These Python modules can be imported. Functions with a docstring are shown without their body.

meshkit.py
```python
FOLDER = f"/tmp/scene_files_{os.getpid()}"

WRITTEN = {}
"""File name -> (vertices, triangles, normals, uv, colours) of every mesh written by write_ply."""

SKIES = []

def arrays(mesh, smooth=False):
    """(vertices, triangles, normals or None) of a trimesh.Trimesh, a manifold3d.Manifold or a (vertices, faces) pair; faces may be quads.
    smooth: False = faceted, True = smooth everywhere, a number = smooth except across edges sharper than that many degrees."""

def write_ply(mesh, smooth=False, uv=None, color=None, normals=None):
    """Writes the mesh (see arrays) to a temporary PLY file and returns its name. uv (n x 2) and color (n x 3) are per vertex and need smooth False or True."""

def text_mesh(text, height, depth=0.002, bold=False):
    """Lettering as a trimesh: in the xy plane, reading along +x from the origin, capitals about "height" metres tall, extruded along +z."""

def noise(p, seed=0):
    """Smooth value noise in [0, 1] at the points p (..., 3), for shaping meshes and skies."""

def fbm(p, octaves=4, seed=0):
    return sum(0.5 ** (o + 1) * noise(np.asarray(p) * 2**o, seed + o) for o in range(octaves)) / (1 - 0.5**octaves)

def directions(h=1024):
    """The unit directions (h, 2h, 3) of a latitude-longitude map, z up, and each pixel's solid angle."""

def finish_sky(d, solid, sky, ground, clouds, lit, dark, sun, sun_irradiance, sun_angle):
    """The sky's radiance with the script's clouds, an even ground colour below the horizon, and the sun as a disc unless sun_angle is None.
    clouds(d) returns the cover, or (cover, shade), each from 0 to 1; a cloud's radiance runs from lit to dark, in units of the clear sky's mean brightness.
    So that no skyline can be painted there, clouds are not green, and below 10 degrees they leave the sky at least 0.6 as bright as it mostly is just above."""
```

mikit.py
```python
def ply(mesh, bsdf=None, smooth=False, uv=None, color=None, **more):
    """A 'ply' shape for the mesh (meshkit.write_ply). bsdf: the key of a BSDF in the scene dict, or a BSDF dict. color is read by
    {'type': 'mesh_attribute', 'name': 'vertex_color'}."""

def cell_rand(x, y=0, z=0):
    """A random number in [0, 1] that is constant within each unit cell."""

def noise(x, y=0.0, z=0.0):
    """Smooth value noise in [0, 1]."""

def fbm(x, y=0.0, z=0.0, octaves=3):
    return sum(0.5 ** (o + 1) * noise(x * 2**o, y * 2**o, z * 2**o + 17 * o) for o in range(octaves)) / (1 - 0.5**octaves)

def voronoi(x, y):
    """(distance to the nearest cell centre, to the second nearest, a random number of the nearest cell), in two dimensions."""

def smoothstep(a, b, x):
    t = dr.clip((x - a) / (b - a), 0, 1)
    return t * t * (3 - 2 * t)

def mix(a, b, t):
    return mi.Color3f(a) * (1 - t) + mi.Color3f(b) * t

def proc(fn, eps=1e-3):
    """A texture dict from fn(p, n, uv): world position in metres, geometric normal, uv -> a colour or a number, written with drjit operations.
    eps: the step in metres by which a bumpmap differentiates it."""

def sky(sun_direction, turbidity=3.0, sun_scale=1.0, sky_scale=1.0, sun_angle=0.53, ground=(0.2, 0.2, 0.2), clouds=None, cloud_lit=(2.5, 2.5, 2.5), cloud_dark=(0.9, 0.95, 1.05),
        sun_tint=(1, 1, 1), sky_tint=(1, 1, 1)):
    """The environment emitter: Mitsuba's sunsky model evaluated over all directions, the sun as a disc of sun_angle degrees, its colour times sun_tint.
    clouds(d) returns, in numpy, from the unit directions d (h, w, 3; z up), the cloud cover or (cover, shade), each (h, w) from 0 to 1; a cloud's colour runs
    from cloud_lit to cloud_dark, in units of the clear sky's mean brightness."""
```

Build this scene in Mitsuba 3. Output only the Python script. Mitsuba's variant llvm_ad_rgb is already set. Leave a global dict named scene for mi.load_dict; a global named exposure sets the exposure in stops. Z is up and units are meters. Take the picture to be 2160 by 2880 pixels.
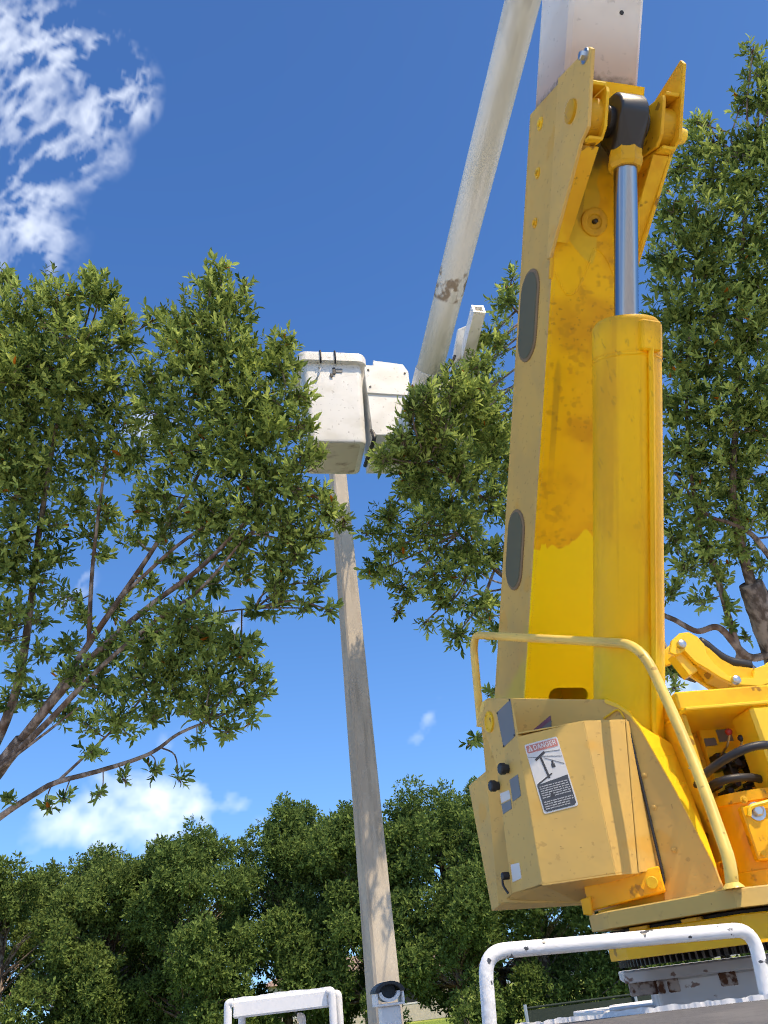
import math, random
import numpy as np, trimesh, drjit as dr, mitsuba as mi
import mikit, meshkit
from mikit import proc, noise, fbm, voronoi, smoothstep, mix

scene, labels = {}, {}
T4 = mi.ScalarTransform4f

# ------------------------------------------------------------------ camera, sky, exposure
EYE = np.array([0.0, 0.0, 1.6])
PITCH, ROLL = math.radians(32.0), math.radians(7.0)
FWD = np.array([0, math.cos(PITCH), math.sin(PITCH)])
UP = math.cos(ROLL) * np.array([0, -math.sin(PITCH), math.cos(PITCH)]) + math.sin(ROLL) * np.array([1.0, 0, 0])
scene['camera'] = {'type': 'perspective', 'fov': 53.0, 'fov_axis': 'x', 'near_clip': 0.05, 'far_clip': 2000.0,
                   'to_world': T4().look_at(origin=EYE.tolist(), target=(EYE + FWD).tolist(), up=UP.tolist())}
SUN = (0.42, -0.36, 0.83)

# clouds: (direction, half width in degrees, amount) of each soft patch of cloud
CLOUD = [((-0.3232,0.3882,0.8631),1.5,.8),((-0.3193,0.4006,0.8589),1.5,.9),((-0.3354,0.4108,0.8478),2.0,1.1),((-0.319,0.4093,0.8548),1.2,1.0),((-0.3393,0.4302,0.8365),2.2,1.1),((-0.3182,0.4359,0.8419),1.5,.75),((-0.3594,0.4101,0.8383),3.0,1.0),((-0.3431,0.4499,0.8246),2.0,.8),
         ((-0.2943,0.3951,0.8702),1.6,.95),((-0.285,0.4088,0.867),1.5,.95),((-0.2598,0.3883,0.8841),.8,.8),((-0.256,0.4035,0.8784),.9,.9),((-0.2696,0.4166,0.8682),1.5,1.0),((-0.2539,0.4245,0.8691),1.5,1.05),((-0.2383,0.4338,0.8689),1.5,1.05),((-0.2258,0.4484,0.8648),1.3,1.2),((-0.2221,0.4614,0.859),1.0,1.15),((-0.2428,0.46,0.8541),1.3,1.05),((-0.2611,0.4348,0.8618),1.3,.75),
         ((-0.2616,0.471,0.8425),1.1,.95),((-0.3012,0.4764,0.826),1.5,1.05),((-0.3163,0.4876,0.8138),1.2,1.0),((-0.2911,0.4913,0.8209),1.3,.8),((-0.2896,0.5102,0.8098),.9,.75),((-0.2617,0.4956,0.8282),1.2,.6),((-0.3422,0.4771,0.8095),1.6,.7),((-0.336,0.4699,0.8163),1.2,.7),
         ((-0.3477,0.5029,0.7914),1.4,.9),((-0.3363,0.5186,0.7861),1.3,1.0),((-0.3339,0.5286,0.7804),1.0,.85),((-0.3648,0.5097,0.7792),2.0,.75),((-0.3498,0.5421,0.764),1.5,.9),((-0.3605,0.5294,0.7679),1.6,.65),((-0.3519,0.5599,0.7501),1.3,.7),((-0.4064,0.4776,0.7789),4.5,.8),
         ((-0.2822,0.7275,0.6255),1.2,.9),((-0.2539,0.7358,0.6277),1.0,.7),((-0.3826,0.8034,0.4562),1.2,.6),((-0.2122,0.8815,0.4218),.8,.7)]
CUMULUS = [((-0.3719,0.9043,0.2096),2.0,1.2),((-0.3432,0.9128,0.2216),2.2,1.35),((-0.3098,0.9268,0.2125),2.4,1.3),((-0.2755,0.9392,0.2049),2.0,1.0),((-0.3246,0.9174,0.2303),1.4,1.0),((-0.3576,0.9135,0.1942),2.2,1.0),((-0.2276,0.9501,0.2134),1.4,.6),
           ((-0.1374,0.9583,0.2505),.9,.55),((0.021,0.9585,0.2842),1.1,.5),((0.3366,0.9076,0.251),2.4,1.1),((0.3736,0.8932,0.2502),2.0,.9)]

def clouds(d):
    w = d + 0.045 * (np.stack([meshkit.fbm(d * 9 + k * 7.3, 3, seed=11 + k) for k in range(3)], -1) - 0.5)
    q = w @ np.array([[.80, .0, .60], [.0, 1.0, .0], [-.60, .0, .80]])
    soft = meshkit.fbm(q * np.array([17.0, 20.0, 10.0]), 5, seed=3)
    ridge = 1 - np.abs(2 * meshkit.fbm(q * np.array([34.0, 38.0, 13.0]), 5, seed=5) - 1)
    fine = 1 - np.abs(2 * meshkit.fbm(q * np.array([90.0, 95.0, 34.0]), 3, seed=9) - 1)
    wisp = 0.45 * soft + 0.35 * ridge ** 2 + 0.20 * fine ** 2
    lump = meshkit.fbm(w * 26.0, 6, seed=7)
    def field(lobes):
        f = np.zeros(d.shape[:2])
        for c, s, a in lobes:
            c = np.array(c); ang = np.degrees(np.arccos(np.clip(d @ c, -1, 1)))
            f = np.maximum(f, a * np.exp(-0.5 * (ang / s) ** 2))
        return f
    # thin scattered cloud in the rest of the sky, as the frame shows at its edges
    far = meshkit.fbm(d * np.array([3.0, 3.0, 5.0]), 4, seed=21)
    a = field(CLOUD); b = field(CUMULUS)
    ca = 0.78 * (1 - np.exp(-1.5 * np.maximum(0, np.clip(a * 1.25 - 0.25, 0, 1) ** 1.2 * 0.16 + np.clip(a * 1.5 - 0.2, 0, 1) * (wisp - 0.60) * 2.7)))
    cb = np.clip((b + (lump - 0.5) * 2.2 - 0.55) * 0.8, 0, 0.8) * np.clip(b * 3, 0, 1)
    behind = np.clip(-d[..., 1] * 3 - 0.2, 0, 1)
    cr = np.clip((far + (wisp - 0.5) * 0.8 - 0.56) * 3, 0, 0.7) * behind
    return np.maximum(np.maximum(ca, cb), cr), 0.15 + 0 * ca

scene['sky'] = mikit.sky(SUN, turbidity=2.6, sky_scale=1.25, clouds=clouds, cloud_lit=(3.6, 3.75, 3.9), cloud_dark=(2.0, 2.15, 2.4),
                         sky_tint=(0.73, 1.01, 1.32), sun_tint=(1.0, 0.97, 0.90), ground=(0.26, 0.25, 0.22))
exposure = 1.75

# ------------------------------------------------------------------ helpers
rng = np.random.default_rng(7)
A = lambda *v: np.array(v if len(v) > 1 else v[0], float)
def unit(v): v = np.asarray(v, float); return v / np.linalg.norm(v)
USED = {}
def number(key):
    n = USED.get(key, 0); USED[key] = n + 1
    return key if n == 0 else f'{key}_{n:03d}'
def put(key, mesh, mat, smooth=False, color=None, label=None, kind=None, cat=None, group=None):
    key = number(key)
    scene[key] = mikit.ply(mesh, mat, smooth=smooth, **({'color': color} if color is not None else {}))
    tag(key, label, cat, group, kind)
    return key
def tag(key, label=None, cat=None, group=None, kind=None):
    e = {k: v for k, v in (('label', label), ('category', cat), ('group', group), ('kind', kind)) if v}
    if e: labels[key] = {**labels.get(key, {}), **e}
def cat(*ms): return trimesh.util.concatenate([m for m in ms])
def tm(v, f): return trimesh.Trimesh(np.asarray(v, float), np.asarray(f, int), process=False)

def earclip(p):
    idx, out = list(range(len(p))), []
    def cr(a, b, c): return (b[0]-a[0])*(c[1]-a[1]) - (b[1]-a[1])*(c[0]-a[0])
    while len(idx) > 3:
        for i in range(len(idx)):
            a, b, c = idx[i-1], idx[i], idx[(i+1) % len(idx)]
            if cr(p[a], p[b], p[c]) <= 1e-14: continue
            if any(k not in (a, b, c) and cr(p[a], p[b], p[k]) >= 0 and cr(p[b], p[c], p[k]) >= 0 and cr(p[c], p[a], p[k]) >= 0 for k in idx): continue
            out.append((a, b, c)); idx.pop(i); break
        else:
            idx.pop(0)
    return out + [tuple(idx)]
def plate(pts, n, t, c=0.0):
    """A flat plate: the outline pts (3-D, in one plane) is its face on the n side; thickness t behind it; chamfer c on the face's edge."""
    pts = np.asarray(pts, float); n = unit(n); o = pts.mean(0)
    e1 = unit(np.cross(n, [0, 0, 1.0]) if abs(n[2]) < 0.9 else np.cross(n, [1.0, 0, 0])); e2 = np.cross(n, e1)
    q = np.stack([(pts - o) @ e1, (pts - o) @ e2], 1)
    if np.sum(q[:, 0]*np.roll(q[:, 1], -1) - np.roll(q[:, 0], -1)*q[:, 1]) < 0: q = q[::-1]
    tri = earclip(q); m = len(q)
    d = np.roll(q, -1, 0) - q; d /= np.linalg.norm(d, axis=1, keepdims=True) + 1e-12
    nn = np.stack([-d[:, 1], d[:, 0]], 1); pn = np.roll(nn, 1, 0)
    mit = (nn + pn) / np.maximum(1 + (nn*pn).sum(1, keepdims=True), 0.35)
    lay = [(q + mit*c, 0.0), (q, -c), (q, -t)] if c > 0 else [(q, 0.0), (q, -t)]
    v = np.vstack([o + l[:, :1]*e1 + l[:, 1:]*e2 + z*n for l, z in lay]); f = [list(x) for x in tri]
    k = len(lay) - 1
    for L in range(k):
        for i in range(m):
            j = (i+1) % m; a, b, cc, dd = L*m+i, L*m+j, (L+1)*m+j, (L+1)*m+i
            f += [[a, dd, cc], [a, cc, b]]
    f += [[x[2]+k*m, x[1]+k*m, x[0]+k*m] for x in tri]
    return tm(v, f)
def cbox(o, ax, lo, hi, c=0.003):
    """A chamfered box between lo and hi in the frame (o; rows of ax)."""
    lo, hi, ax = np.minimum(lo, hi).astype(float), np.maximum(lo, hi).astype(float), np.asarray(ax)
    c = min(c, 0.45*(hi-lo).min()); P = []
    for s in np.ndindex(2, 2, 2):
        p = np.where(s, hi, lo); g = np.where(s, -1, 1)
        for k in range(3):
            r = p + g*c; r[k] = p[k]; P.append(r)
    h = trimesh.convex.convex_hull(np.array(P))
    return tm(np.asarray(o) + np.array(h.vertices) @ ax, h.faces if np.linalg.det(ax) > 0 else h.faces[:, ::-1])
def hull(pts): h = trimesh.convex.convex_hull(np.asarray(pts, float)); return tm(h.vertices, h.faces)
def perp(t):
    a = np.cross(t, [0, 0, 1.0]) if abs(t[2]) < 0.9 else np.cross(t, [1.0, 0, 0])
    a = unit(a); return a, np.cross(t, a)
def lathe(p0, axis, prof, n=32):
    """Revolves the profile [(along, radius)...] about the axis."""
    axis = unit(axis); a, b = perp(axis); ang = np.arange(n)*2*np.pi/n
    ring = np.cos(ang)[:, None]*a + np.sin(ang)[:, None]*b
    v = np.vstack([np.asarray(p0) + s*axis + r*ring for s, r in prof]); f = []
    for L in range(len(prof)-1):
        i = np.arange(n); j = (i+1) % n
        f.append(np.stack([L*n+i, L*n+j, (L+1)*n+j], 1)); f.append(np.stack([L*n+i, (L+1)*n+j, (L+1)*n+i], 1))
    m = tm(v, np.vstack(f))
    return m
def cyl(p0, p1, r, c=None, n=28):
    p0, p1 = A(p0), A(p1); L = np.linalg.norm(p1-p0); c = min(0.12*r, 0.2*L) if c is None else c
    return lathe(p0, p1-p0, [(0, 1e-5), (0, r-c), (c, r), (L-c, r), (L, r-c), (L, 1e-5)], n)
def rounded(pts, r, k=7, closed=False):
    """The polyline with its corners replaced by arcs of radius about r."""
    pts = [A(p) for p in pts]; out = [] if closed else [pts[0]]; n = len(pts)
    for i in (range(n) if closed else range(1, n-1)):
        a, b, c = pts[i-1], pts[i], pts[(i+1) % n]; u, w = unit(a-b), unit(c-b)
        d = min(r, 0.49*np.linalg.norm(a-b), 0.49*np.linalg.norm(c-b)); s, e = b+u*d, b+w*d
        for t in np.linspace(0, 1, k): out.append((1-t)**2*s + 2*t*(1-t)*b + t*t*e)
    if not closed: out.append(pts[-1])
    return np.array(out)
def spline(pts, per=8):
    p = np.array([2*A(pts[0])-A(pts[1])] + [A(x) for x in pts] + [2*A(pts[-1])-A(pts[-2])]); out = []
    for i in range(1, len(p)-2):
        for t in np.linspace(0, 1, per, endpoint=False):
            out.append(0.5*(2*p[i] + (p[i+1]-p[i-1])*t + (2*p[i-1]-5*p[i]+4*p[i+1]-p[i+2])*t*t + (3*p[i]-p[i-1]-3*p[i+1]+p[i+2])*t**3))
    return np.array(out + [p[-2]])
def tube(p, r, n=16, cap=True, wob=0.0, seed=0):
    p = np.asarray(p, float); m = len(p); r = np.broadcast_to(np.asarray(r, float), (m,)); t = np.gradient(p, axis=0); t /= np.linalg.norm(t, axis=1, keepdims=True)+1e-12
    a, b = perp(t[0]); V = []; g = np.random.default_rng(seed); ang = np.arange(n)*2*np.pi/n
    for i in range(m):
        a = unit(a - (a@t[i])*t[i]); b = np.cross(t[i], a)
        rr = r[i]*(1 + (wob*(g.random(n)-0.5) if wob else 0))
        V.append(p[i] + (np.cos(ang)*rr)[:, None]*a + (np.sin(ang)*rr)[:, None]*b)
    V = np.vstack(V); f = []; i = np.arange(n); j = (i+1) % n
    for L in range(m-1): f += [np.stack([L*n+i, L*n+j, (L+1)*n+j], 1), np.stack([L*n+i, (L+1)*n+j, (L+1)*n+i], 1)]
    if cap:
        V = np.vstack([V, p[:1], p[-1:]]); f += [np.stack([j, i, i*0+m*n], 1), np.stack([(m-1)*n+i, (m-1)*n+j, i*0+m*n+1], 1)]
    return tm(V, np.vstack(f))

# ------------------------------------------------------------------ materials
def lin(r, g, b): return tuple(((c/255+0.055)/1.055)**2.4 if c > 10 else c/255/12.92 for c in (r, g, b))
def M(key, base, rough=0.5, metal=0.0, spec=0.5, coat=0.0, bump=None, bscale=0.0):
    d = {'type': 'principled', 'base_color': base if isinstance(base, dict) else {'type': 'rgb', 'value': list(base)},
         'roughness': rough if isinstance(rough, dict) else float(rough), 'metallic': float(metal), 'specular': float(spec)}
    if coat: d['clearcoat'] = float(coat); d['clearcoat_gloss'] = 0.85
    if bump: d = {'type': 'bumpmap', 'arbitrary': bump, 'scale': float(bscale), 'bsdf': d}
    scene[key] = {'type': 'twosided', 'bsdf': d}
BO = A(*(0.4171,2.5749,2.48)); BT = A(*(0.7365,1.4656,3.9723))
BS = unit(BT - BO); _l = A(math.cos(math.radians(13)), math.sin(math.radians(13)), 0); BLt = unit(_l - (_l@BS)*BS)
BN = np.cross(BLt, BS); BN = BN if BN[1] < 0 else -BN
BO2, BK = A(*(0.4672,2.8839,2.5856)), 1.12      # the boom is drawn at its foot BO and set up, 1.12 times larger, at BO2
def Bm(l, s, n): return BO + l*BLt + s*BS + n*BN
BAX = np.array([BLt, BS, BN])
def along(p): return ((p.x-BO2[0])*BS[0] + (p.y-BO2[1])*BS[1] + (p.z-BO2[2])*BS[2])/BK
def across(p): return ((p.x-BO2[0])*BLt[0] + (p.y-BO2[1])*BLt[1] + (p.z-BO2[2])*BLt[2])/BK

YEL, BRI, FAD, WORN = (0.88, 0.51, 0.002), (0.90, 0.67, 0.002), (0.62, 0.405, 0.105), (0.62, 0.29, 0.004)
def c_boom(p, n, uv):       # old orange-yellow paint, rubbed and dirty, brush-repainted in a lighter yellow near the foot
    s, l = along(p), across(p)
    g = fbm(p.x*6, p.y*6, p.z*6, 4); fine = fbm(p.x*70, p.y*70, p.z*70, 3)
    base = mix(YEL, WORN, smoothstep(0.45, 0.75, g)*0.75)
    speck = fbm(p.x*42, p.y*42, p.z*42, 2)
    base = mix(base, (0.36, 0.17, 0.012), smoothstep(0.56, 0.72, speck)*smoothstep(0.42, 0.6, fbm(p.x*4+9, p.y*4, p.z*4, 2))*0.35)
    base = mix(base, (0.30, 0.15, 0.015), smoothstep(0.64, 0.78, fine)*smoothstep(0.5, 0.65, g)*0.5)
    edge = 0.485 + 0.13*(fbm(l*11, 3.1, 0, 4)-0.5) - 0.05*smoothstep(0.07, 0.03, l) + 0.025*smoothstep(0.045, 0.04, l)*smoothstep(0.02, 0.025, l)
    base = mix(base, BRI, smoothstep(edge+0.004, edge-0.004, s))
    top = smoothstep(1.47, 1.48, s + 0.10*(noise(l*9, s*6, 5.0)-0.5) + l*0.8 - 0.05)*smoothstep(0.16, 0.15, l + 0.02*noise(s*18, 2.0))
    base = mix(base, (0.66, 0.47, 0.03), top*0.8)
    gr_ = smoothstep(0.12, 0.03, dr.abs(s-1.77) + 0.05*(noise(p.x*30, p.y*30, p.z*30)-0.3))*smoothstep(0.085, 0.045, dr.abs(l-0.14))
    base = mix(base, (0.03, 0.022, 0.015), gr_*0.85)
    drip = smoothstep(0.80, 0.86, noise(l*24, s*3, 9.0))*smoothstep(0.6, 0.9, s)
    return mix(base, (0.12, 0.07, 0.02), drip*0.35)
def c_faded(p, n, uv):      # chalky sun-bleached yellow
    g = fbm(p.x*7, p.y*7, p.z*4, 4); f2 = fbm(p.x*60, p.y*60, p.z*60, 3)
    base = mix(FAD, (0.52, 0.35, 0.11), smoothstep(0.4, 0.7, g)*0.7)
    base = mix(base, (0.62, 0.33, 0.035), smoothstep(0.64, 0.76, fbm(p.x*9+3, p.y*9, p.z*9, 3))*0.45)
    sp = noise(p.x*95, p.y*95, p.z*95)
    return mix(mix(base, (0.30, 0.17, 0.05), smoothstep(0.66, 0.8, f2)*0.35), (0.22, 0.11, 0.03), smoothstep(0.94, 0.97, sp)*0.5)
def c_faded_boom(p, n, uv):
    s = along(p)
    return mix(c_faded(p, n, uv)*0.92, (0.50, 0.42, 0.05), smoothstep(0.16, 0.06, s + 0.16*(noise(p.x*16, p.y*16, p.z*16)-0.5))*smoothstep(0.45, 0.6, noise(p.x*9, p.y*9, p.z*4))*0.7)
def c_cyl(p, n, uv):
    s = along(p); g = fbm(p.x*8, p.y*8, p.z*3, 4); f2 = fbm(p.x*80, p.y*80, p.z*14, 3)
    base = mix((0.88, 0.50, 0.003), (0.84, 0.45, 0.004), smoothstep(0.4, 0.7, g))
    l = across(p)
    base = mix(base, (0.62, 0.31, 0.006), smoothstep(0.5, 0.72, fbm(l*46, s*1.2, 3.0, 3))*0.6)
    base = mix(base, (0.45, 0.26, 0.02), smoothstep(1.08, 1.17, s + 0.1*(g-0.5))*0.6)
    base = mix(base, (0.15, 0.09, 0.03), smoothstep(0.66, 0.80, f2)*smoothstep(0.2, 1.1, s)*0.3)
    return mix(base, (0.80, 0.56, 0.012), smoothstep(0.30, 0.25, s + 0.08*noise(across(p)*20, s*3))*0.8)
def c_yellow(p, n, uv):     # machine yellow with a little rust and dirt
    g = fbm(p.x*10, p.y*10, p.z*10, 4); r = fbm(p.x*28+5, p.y*28, p.z*28, 4)
    base = mix((0.78, 0.49, 0.02), (0.70, 0.38, 0.015), smoothstep(0.35, 0.7, g))
    return mix(base, (0.20, 0.08, 0.015), smoothstep(0.66, 0.74, r)*0.75)
def c_orange(p, n, uv):
    g = fbm(p.x*12, p.y*12, p.z*6, 4); r = fbm(p.x*40+5, p.y*40, p.z*22, 4)
    base = mix((0.86, 0.46, 0.004), (0.80, 0.40, 0.004), smoothstep(0.35, 0.7, g))
    return mix(base, (0.22, 0.10, 0.015), smoothstep(0.64, 0.74, r)*0.7)
def c_white(p, n, uv):
    g = fbm(p.x*5, p.y*5, p.z*5, 4); f2 = fbm(p.x*45, p.y*45, p.z*30, 4)
    base = mix((0.76, 0.75, 0.71), (0.66, 0.64, 0.58), smoothstep(0.4, 0.75, g))
    return mix(base, (0.20, 0.17, 0.13), smoothstep(0.66, 0.78, f2)*0.45)
def c_inner(p, n, uv):      # white telescoping boom, rust-stained where it leaves the outer one
    s = along(p); g = fbm(p.x*5, p.y*5, p.z*5, 4); f2 = fbm(p.x*50, p.y*50, p.z*50, 4)
    base = mix((0.74, 0.71, 0.65), (0.66, 0.60, 0.52), smoothstep(0.35, 0.7, g))
    base = mix(base, (0.42, 0.25, 0.14), smoothstep(2.26, 1.99, s + 0.16*(g-0.5))*0.7)
    base = mix(base, (0.10, 0.05, 0.02), smoothstep(2.05, 2.0, s + 0.05*f2)*0.9)
    return mix(base, (0.25, 0.20, 0.15), smoothstep(0.68, 0.80, f2)*0.3)
U0, U1 = A(*(0.5613,6.1604,6.838)), A(*(1.6225,2.9756,8.1605)); UD = unit(U1 - U0); UA = unit(np.cross(UD, [0, 0, 1.0])); UB = np.cross(UD, UA)
def c_tubeboom(p, n, uv):   # scuffed glass-fibre boom: long weather streaks, a few scraped places
    q = p - mi.Point3f(*U0.tolist()); t = q.x*UD[0] + q.y*UD[1] + q.z*UD[2]; a = q.x*UA[0] + q.y*UA[1] + q.z*UA[2]; b = q.x*UB[0] + q.y*UB[1] + q.z*UB[2]
    g = fbm(a*9, b*9, t*0.7, 3); st = fbm(a*15, b*15, t*.8, 2)
    base = mix((0.74, 0.74, 0.69), (0.55, 0.55, 0.46), smoothstep(0.35, 0.68, g)*0.9)
    base = mix(base, (0.50, 0.48, 0.40), smoothstep(0.55, 0.75, st)*0.3)
    place = smoothstep(0.56, 0.72, noise(t*1.7+3.3, 1.5)); scr = fbm(a*11+b*5, b*11, t*3.0, 2)
    base = mix(base, (0.10, 0.08, 0.05), smoothstep(0.56, 0.68, scr)*place*0.40)
    return mix(base, (0.20, 0.13, 0.07), smoothstep(0.16, 0.13, dr.abs(t-1.17))*smoothstep(0.42, 0.6, fbm(a*14, b*14, t*10, 3))*0.8)
def c_chip(p, n, uv):       # white rail with chips down to dark primer
    r = fbm(p.x*55, p.y*55, p.z*55, 4); q = noise(p.x*17+2, p.y*17, p.z*17)
    base = mix((0.80, 0.80, 0.79), (0.64, 0.64, 0.64), smoothstep(0.5, 0.75, fbm(p.x*18, p.y*18, p.z*18, 3))*0.6)
    return mix(base, (0.07, 0.075, 0.085), smoothstep(0.70, 0.74, r + 0.20*(q-0.5)))
def c_rustwhite(p, n, uv):
    g = fbm(p.x*6, p.y*6, p.z*6, 3); r = fbm(p.x*22, p.y*22, p.z*30, 4)
    base = mix((0.62, 0.62, 0.62), (0.50, 0.47, 0.45), smoothstep(0.4, 0.7, g))
    return mix(base, (0.16, 0.07, 0.035), smoothstep(0.70, 0.76, r)*0.85)
def c_concrete(p, n, uv):
    g = fbm(p.x*3, p.y*3, p.z*0.9, 4); st = fbm(p.x*17, p.y*17, p.z*1.2, 3); f2 = fbm(p.x*26, p.y*26, p.z*26, 2)
    base = mix((0.54, 0.48, 0.385), (0.42, 0.37, 0.30), smoothstep(0.35, 0.7, g))
    return mix(mix(base, (0.30, 0.265, 0.21), smoothstep(0.52, 0.75, st)*0.6), (0.52, 0.49, 0.42), smoothstep(0.6, 0.8, f2)*0.3)
def c_bark(p, n, uv):
    g = fbm(p.x*20, p.y*20, p.z*8, 4); q = fbm(p.x*3+8, p.y*3, p.z*3, 3)
    return mix(mix((0.115, 0.085, 0.065), (0.36, 0.29, 0.235), smoothstep(0.38, 0.68, g)), (0.17, 0.085, 0.05), smoothstep(0.5, 0.7, q)*0.5)
def c_grass(p, n, uv):
    g = fbm(p.x*0.5, p.y*0.5, 0, 4); f2 = fbm(p.x*9, p.y*9, 0, 3)
    far = smoothstep(9.0, 13.0, p.y)
    lawn = mix((0.10, 0.15, 0.025), (0.24, 0.26, 0.06), smoothstep(0.35, 0.7, g)*0.7 + f2*0.3)
    pave = mix((0.52, 0.50, 0.45), (0.43, 0.41, 0.37), f2)
    return pave*(1-far) + lawn*far
def c_nonskid(p, n, uv):
    f2 = fbm(p.x*230, p.y*230, p.z*230, 2); g = fbm(p.x*9, p.y*9, 0, 3)
    return mix(mix((0.125, 0.125, 0.13), (0.085, 0.085, 0.088), f2), (0.17, 0.165, 0.16), smoothstep(0.5, 0.8, g)*0.5)
def h_rough(p, n, uv): return fbm(p.x*320, p.y*320, p.z*320, 2)
def h_peel(p, n, uv): return fbm(p.x*95, p.y*95, p.z*95, 3) + 0.8*fbm(p.x*11, p.y*11, p.z*11, 2)
def h_conc(p, n, uv): return fbm(p.x*22, p.y*22, p.z*5, 2)
def h_bark(p, n, uv): return fbm(p.x*34, p.y*34, p.z*12, 4)
PEEL = proc(h_peel, 1e-3)
M('boom_paint', proc(c_boom), 0.42, spec=0.22, bump=PEEL, bscale=0.0011)
M('boom_side_paint', proc(c_faded_boom), 0.62, spec=0.35, bump=PEEL, bscale=0.0008)
M('faded_paint', proc(c_faded), 0.58, spec=0.4, bump=PEEL, bscale=0.0007)
M('cylinder_paint', proc(c_cyl), 0.40, spec=0.25, bump=PEEL, bscale=0.0009)
M('yellow_paint', proc(c_yellow), 0.42, spec=0.25, bump=PEEL, bscale=0.0008)
M('orange_paint', proc(c_orange), 0.36, spec=0.3, bump=PEEL, bscale=0.0011)
M('clean_yellow', (0.86, 0.55, 0.018), 0.33, spec=0.5, bump=PEEL, bscale=0.0006)
def c_rail(p, n, uv):
    return mix(mix((0.78, 0.55, 0.12), (0.66, 0.45, 0.10), smoothstep(0.4, 0.7, fbm(p.x*9, p.y*9, p.z*9, 3))), (0.30, 0.18, 0.04), smoothstep(0.72, 0.78, fbm(p.x*40, p.y*40, p.z*40, 3))*0.6)
M('rail_yellow', proc(c_rail), 0.36, spec=0.5)
M('white_paint', proc(c_white), 0.38, spec=0.45)
M('inner_boom_paint', proc(c_inner), 0.45, spec=0.4)
scene['fibreglass'] = {'type': 'twosided', 'bsdf': {'type': 'diffuse', 'reflectance': proc(c_tubeboom)}}
M('chipped_white', proc(c_chip), 0.36, spec=0.5, bump=PEEL, bscale=0.0012)
def c_rust(p, n, uv):
    return mix((0.10, 0.045, 0.025), (0.42, 0.36, 0.32), smoothstep(0.42, 0.62, fbm(p.x*60, p.y*60, p.z*45, 3)))
M('rust', proc(c_rust), 0.8, spec=0.2)
def c_dirt(p, n, uv):
    return mix((0.62, 0.58, 0.50), (0.18, 0.11, 0.07), smoothstep(0.52, 0.72, fbm(p.x*6, p.y*14, p.z*9, 4))*0.7)
M('bucket_dirt', proc(c_dirt), 0.6)
M('plain_white', (0.72, 0.72, 0.72), 0.4)
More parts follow.
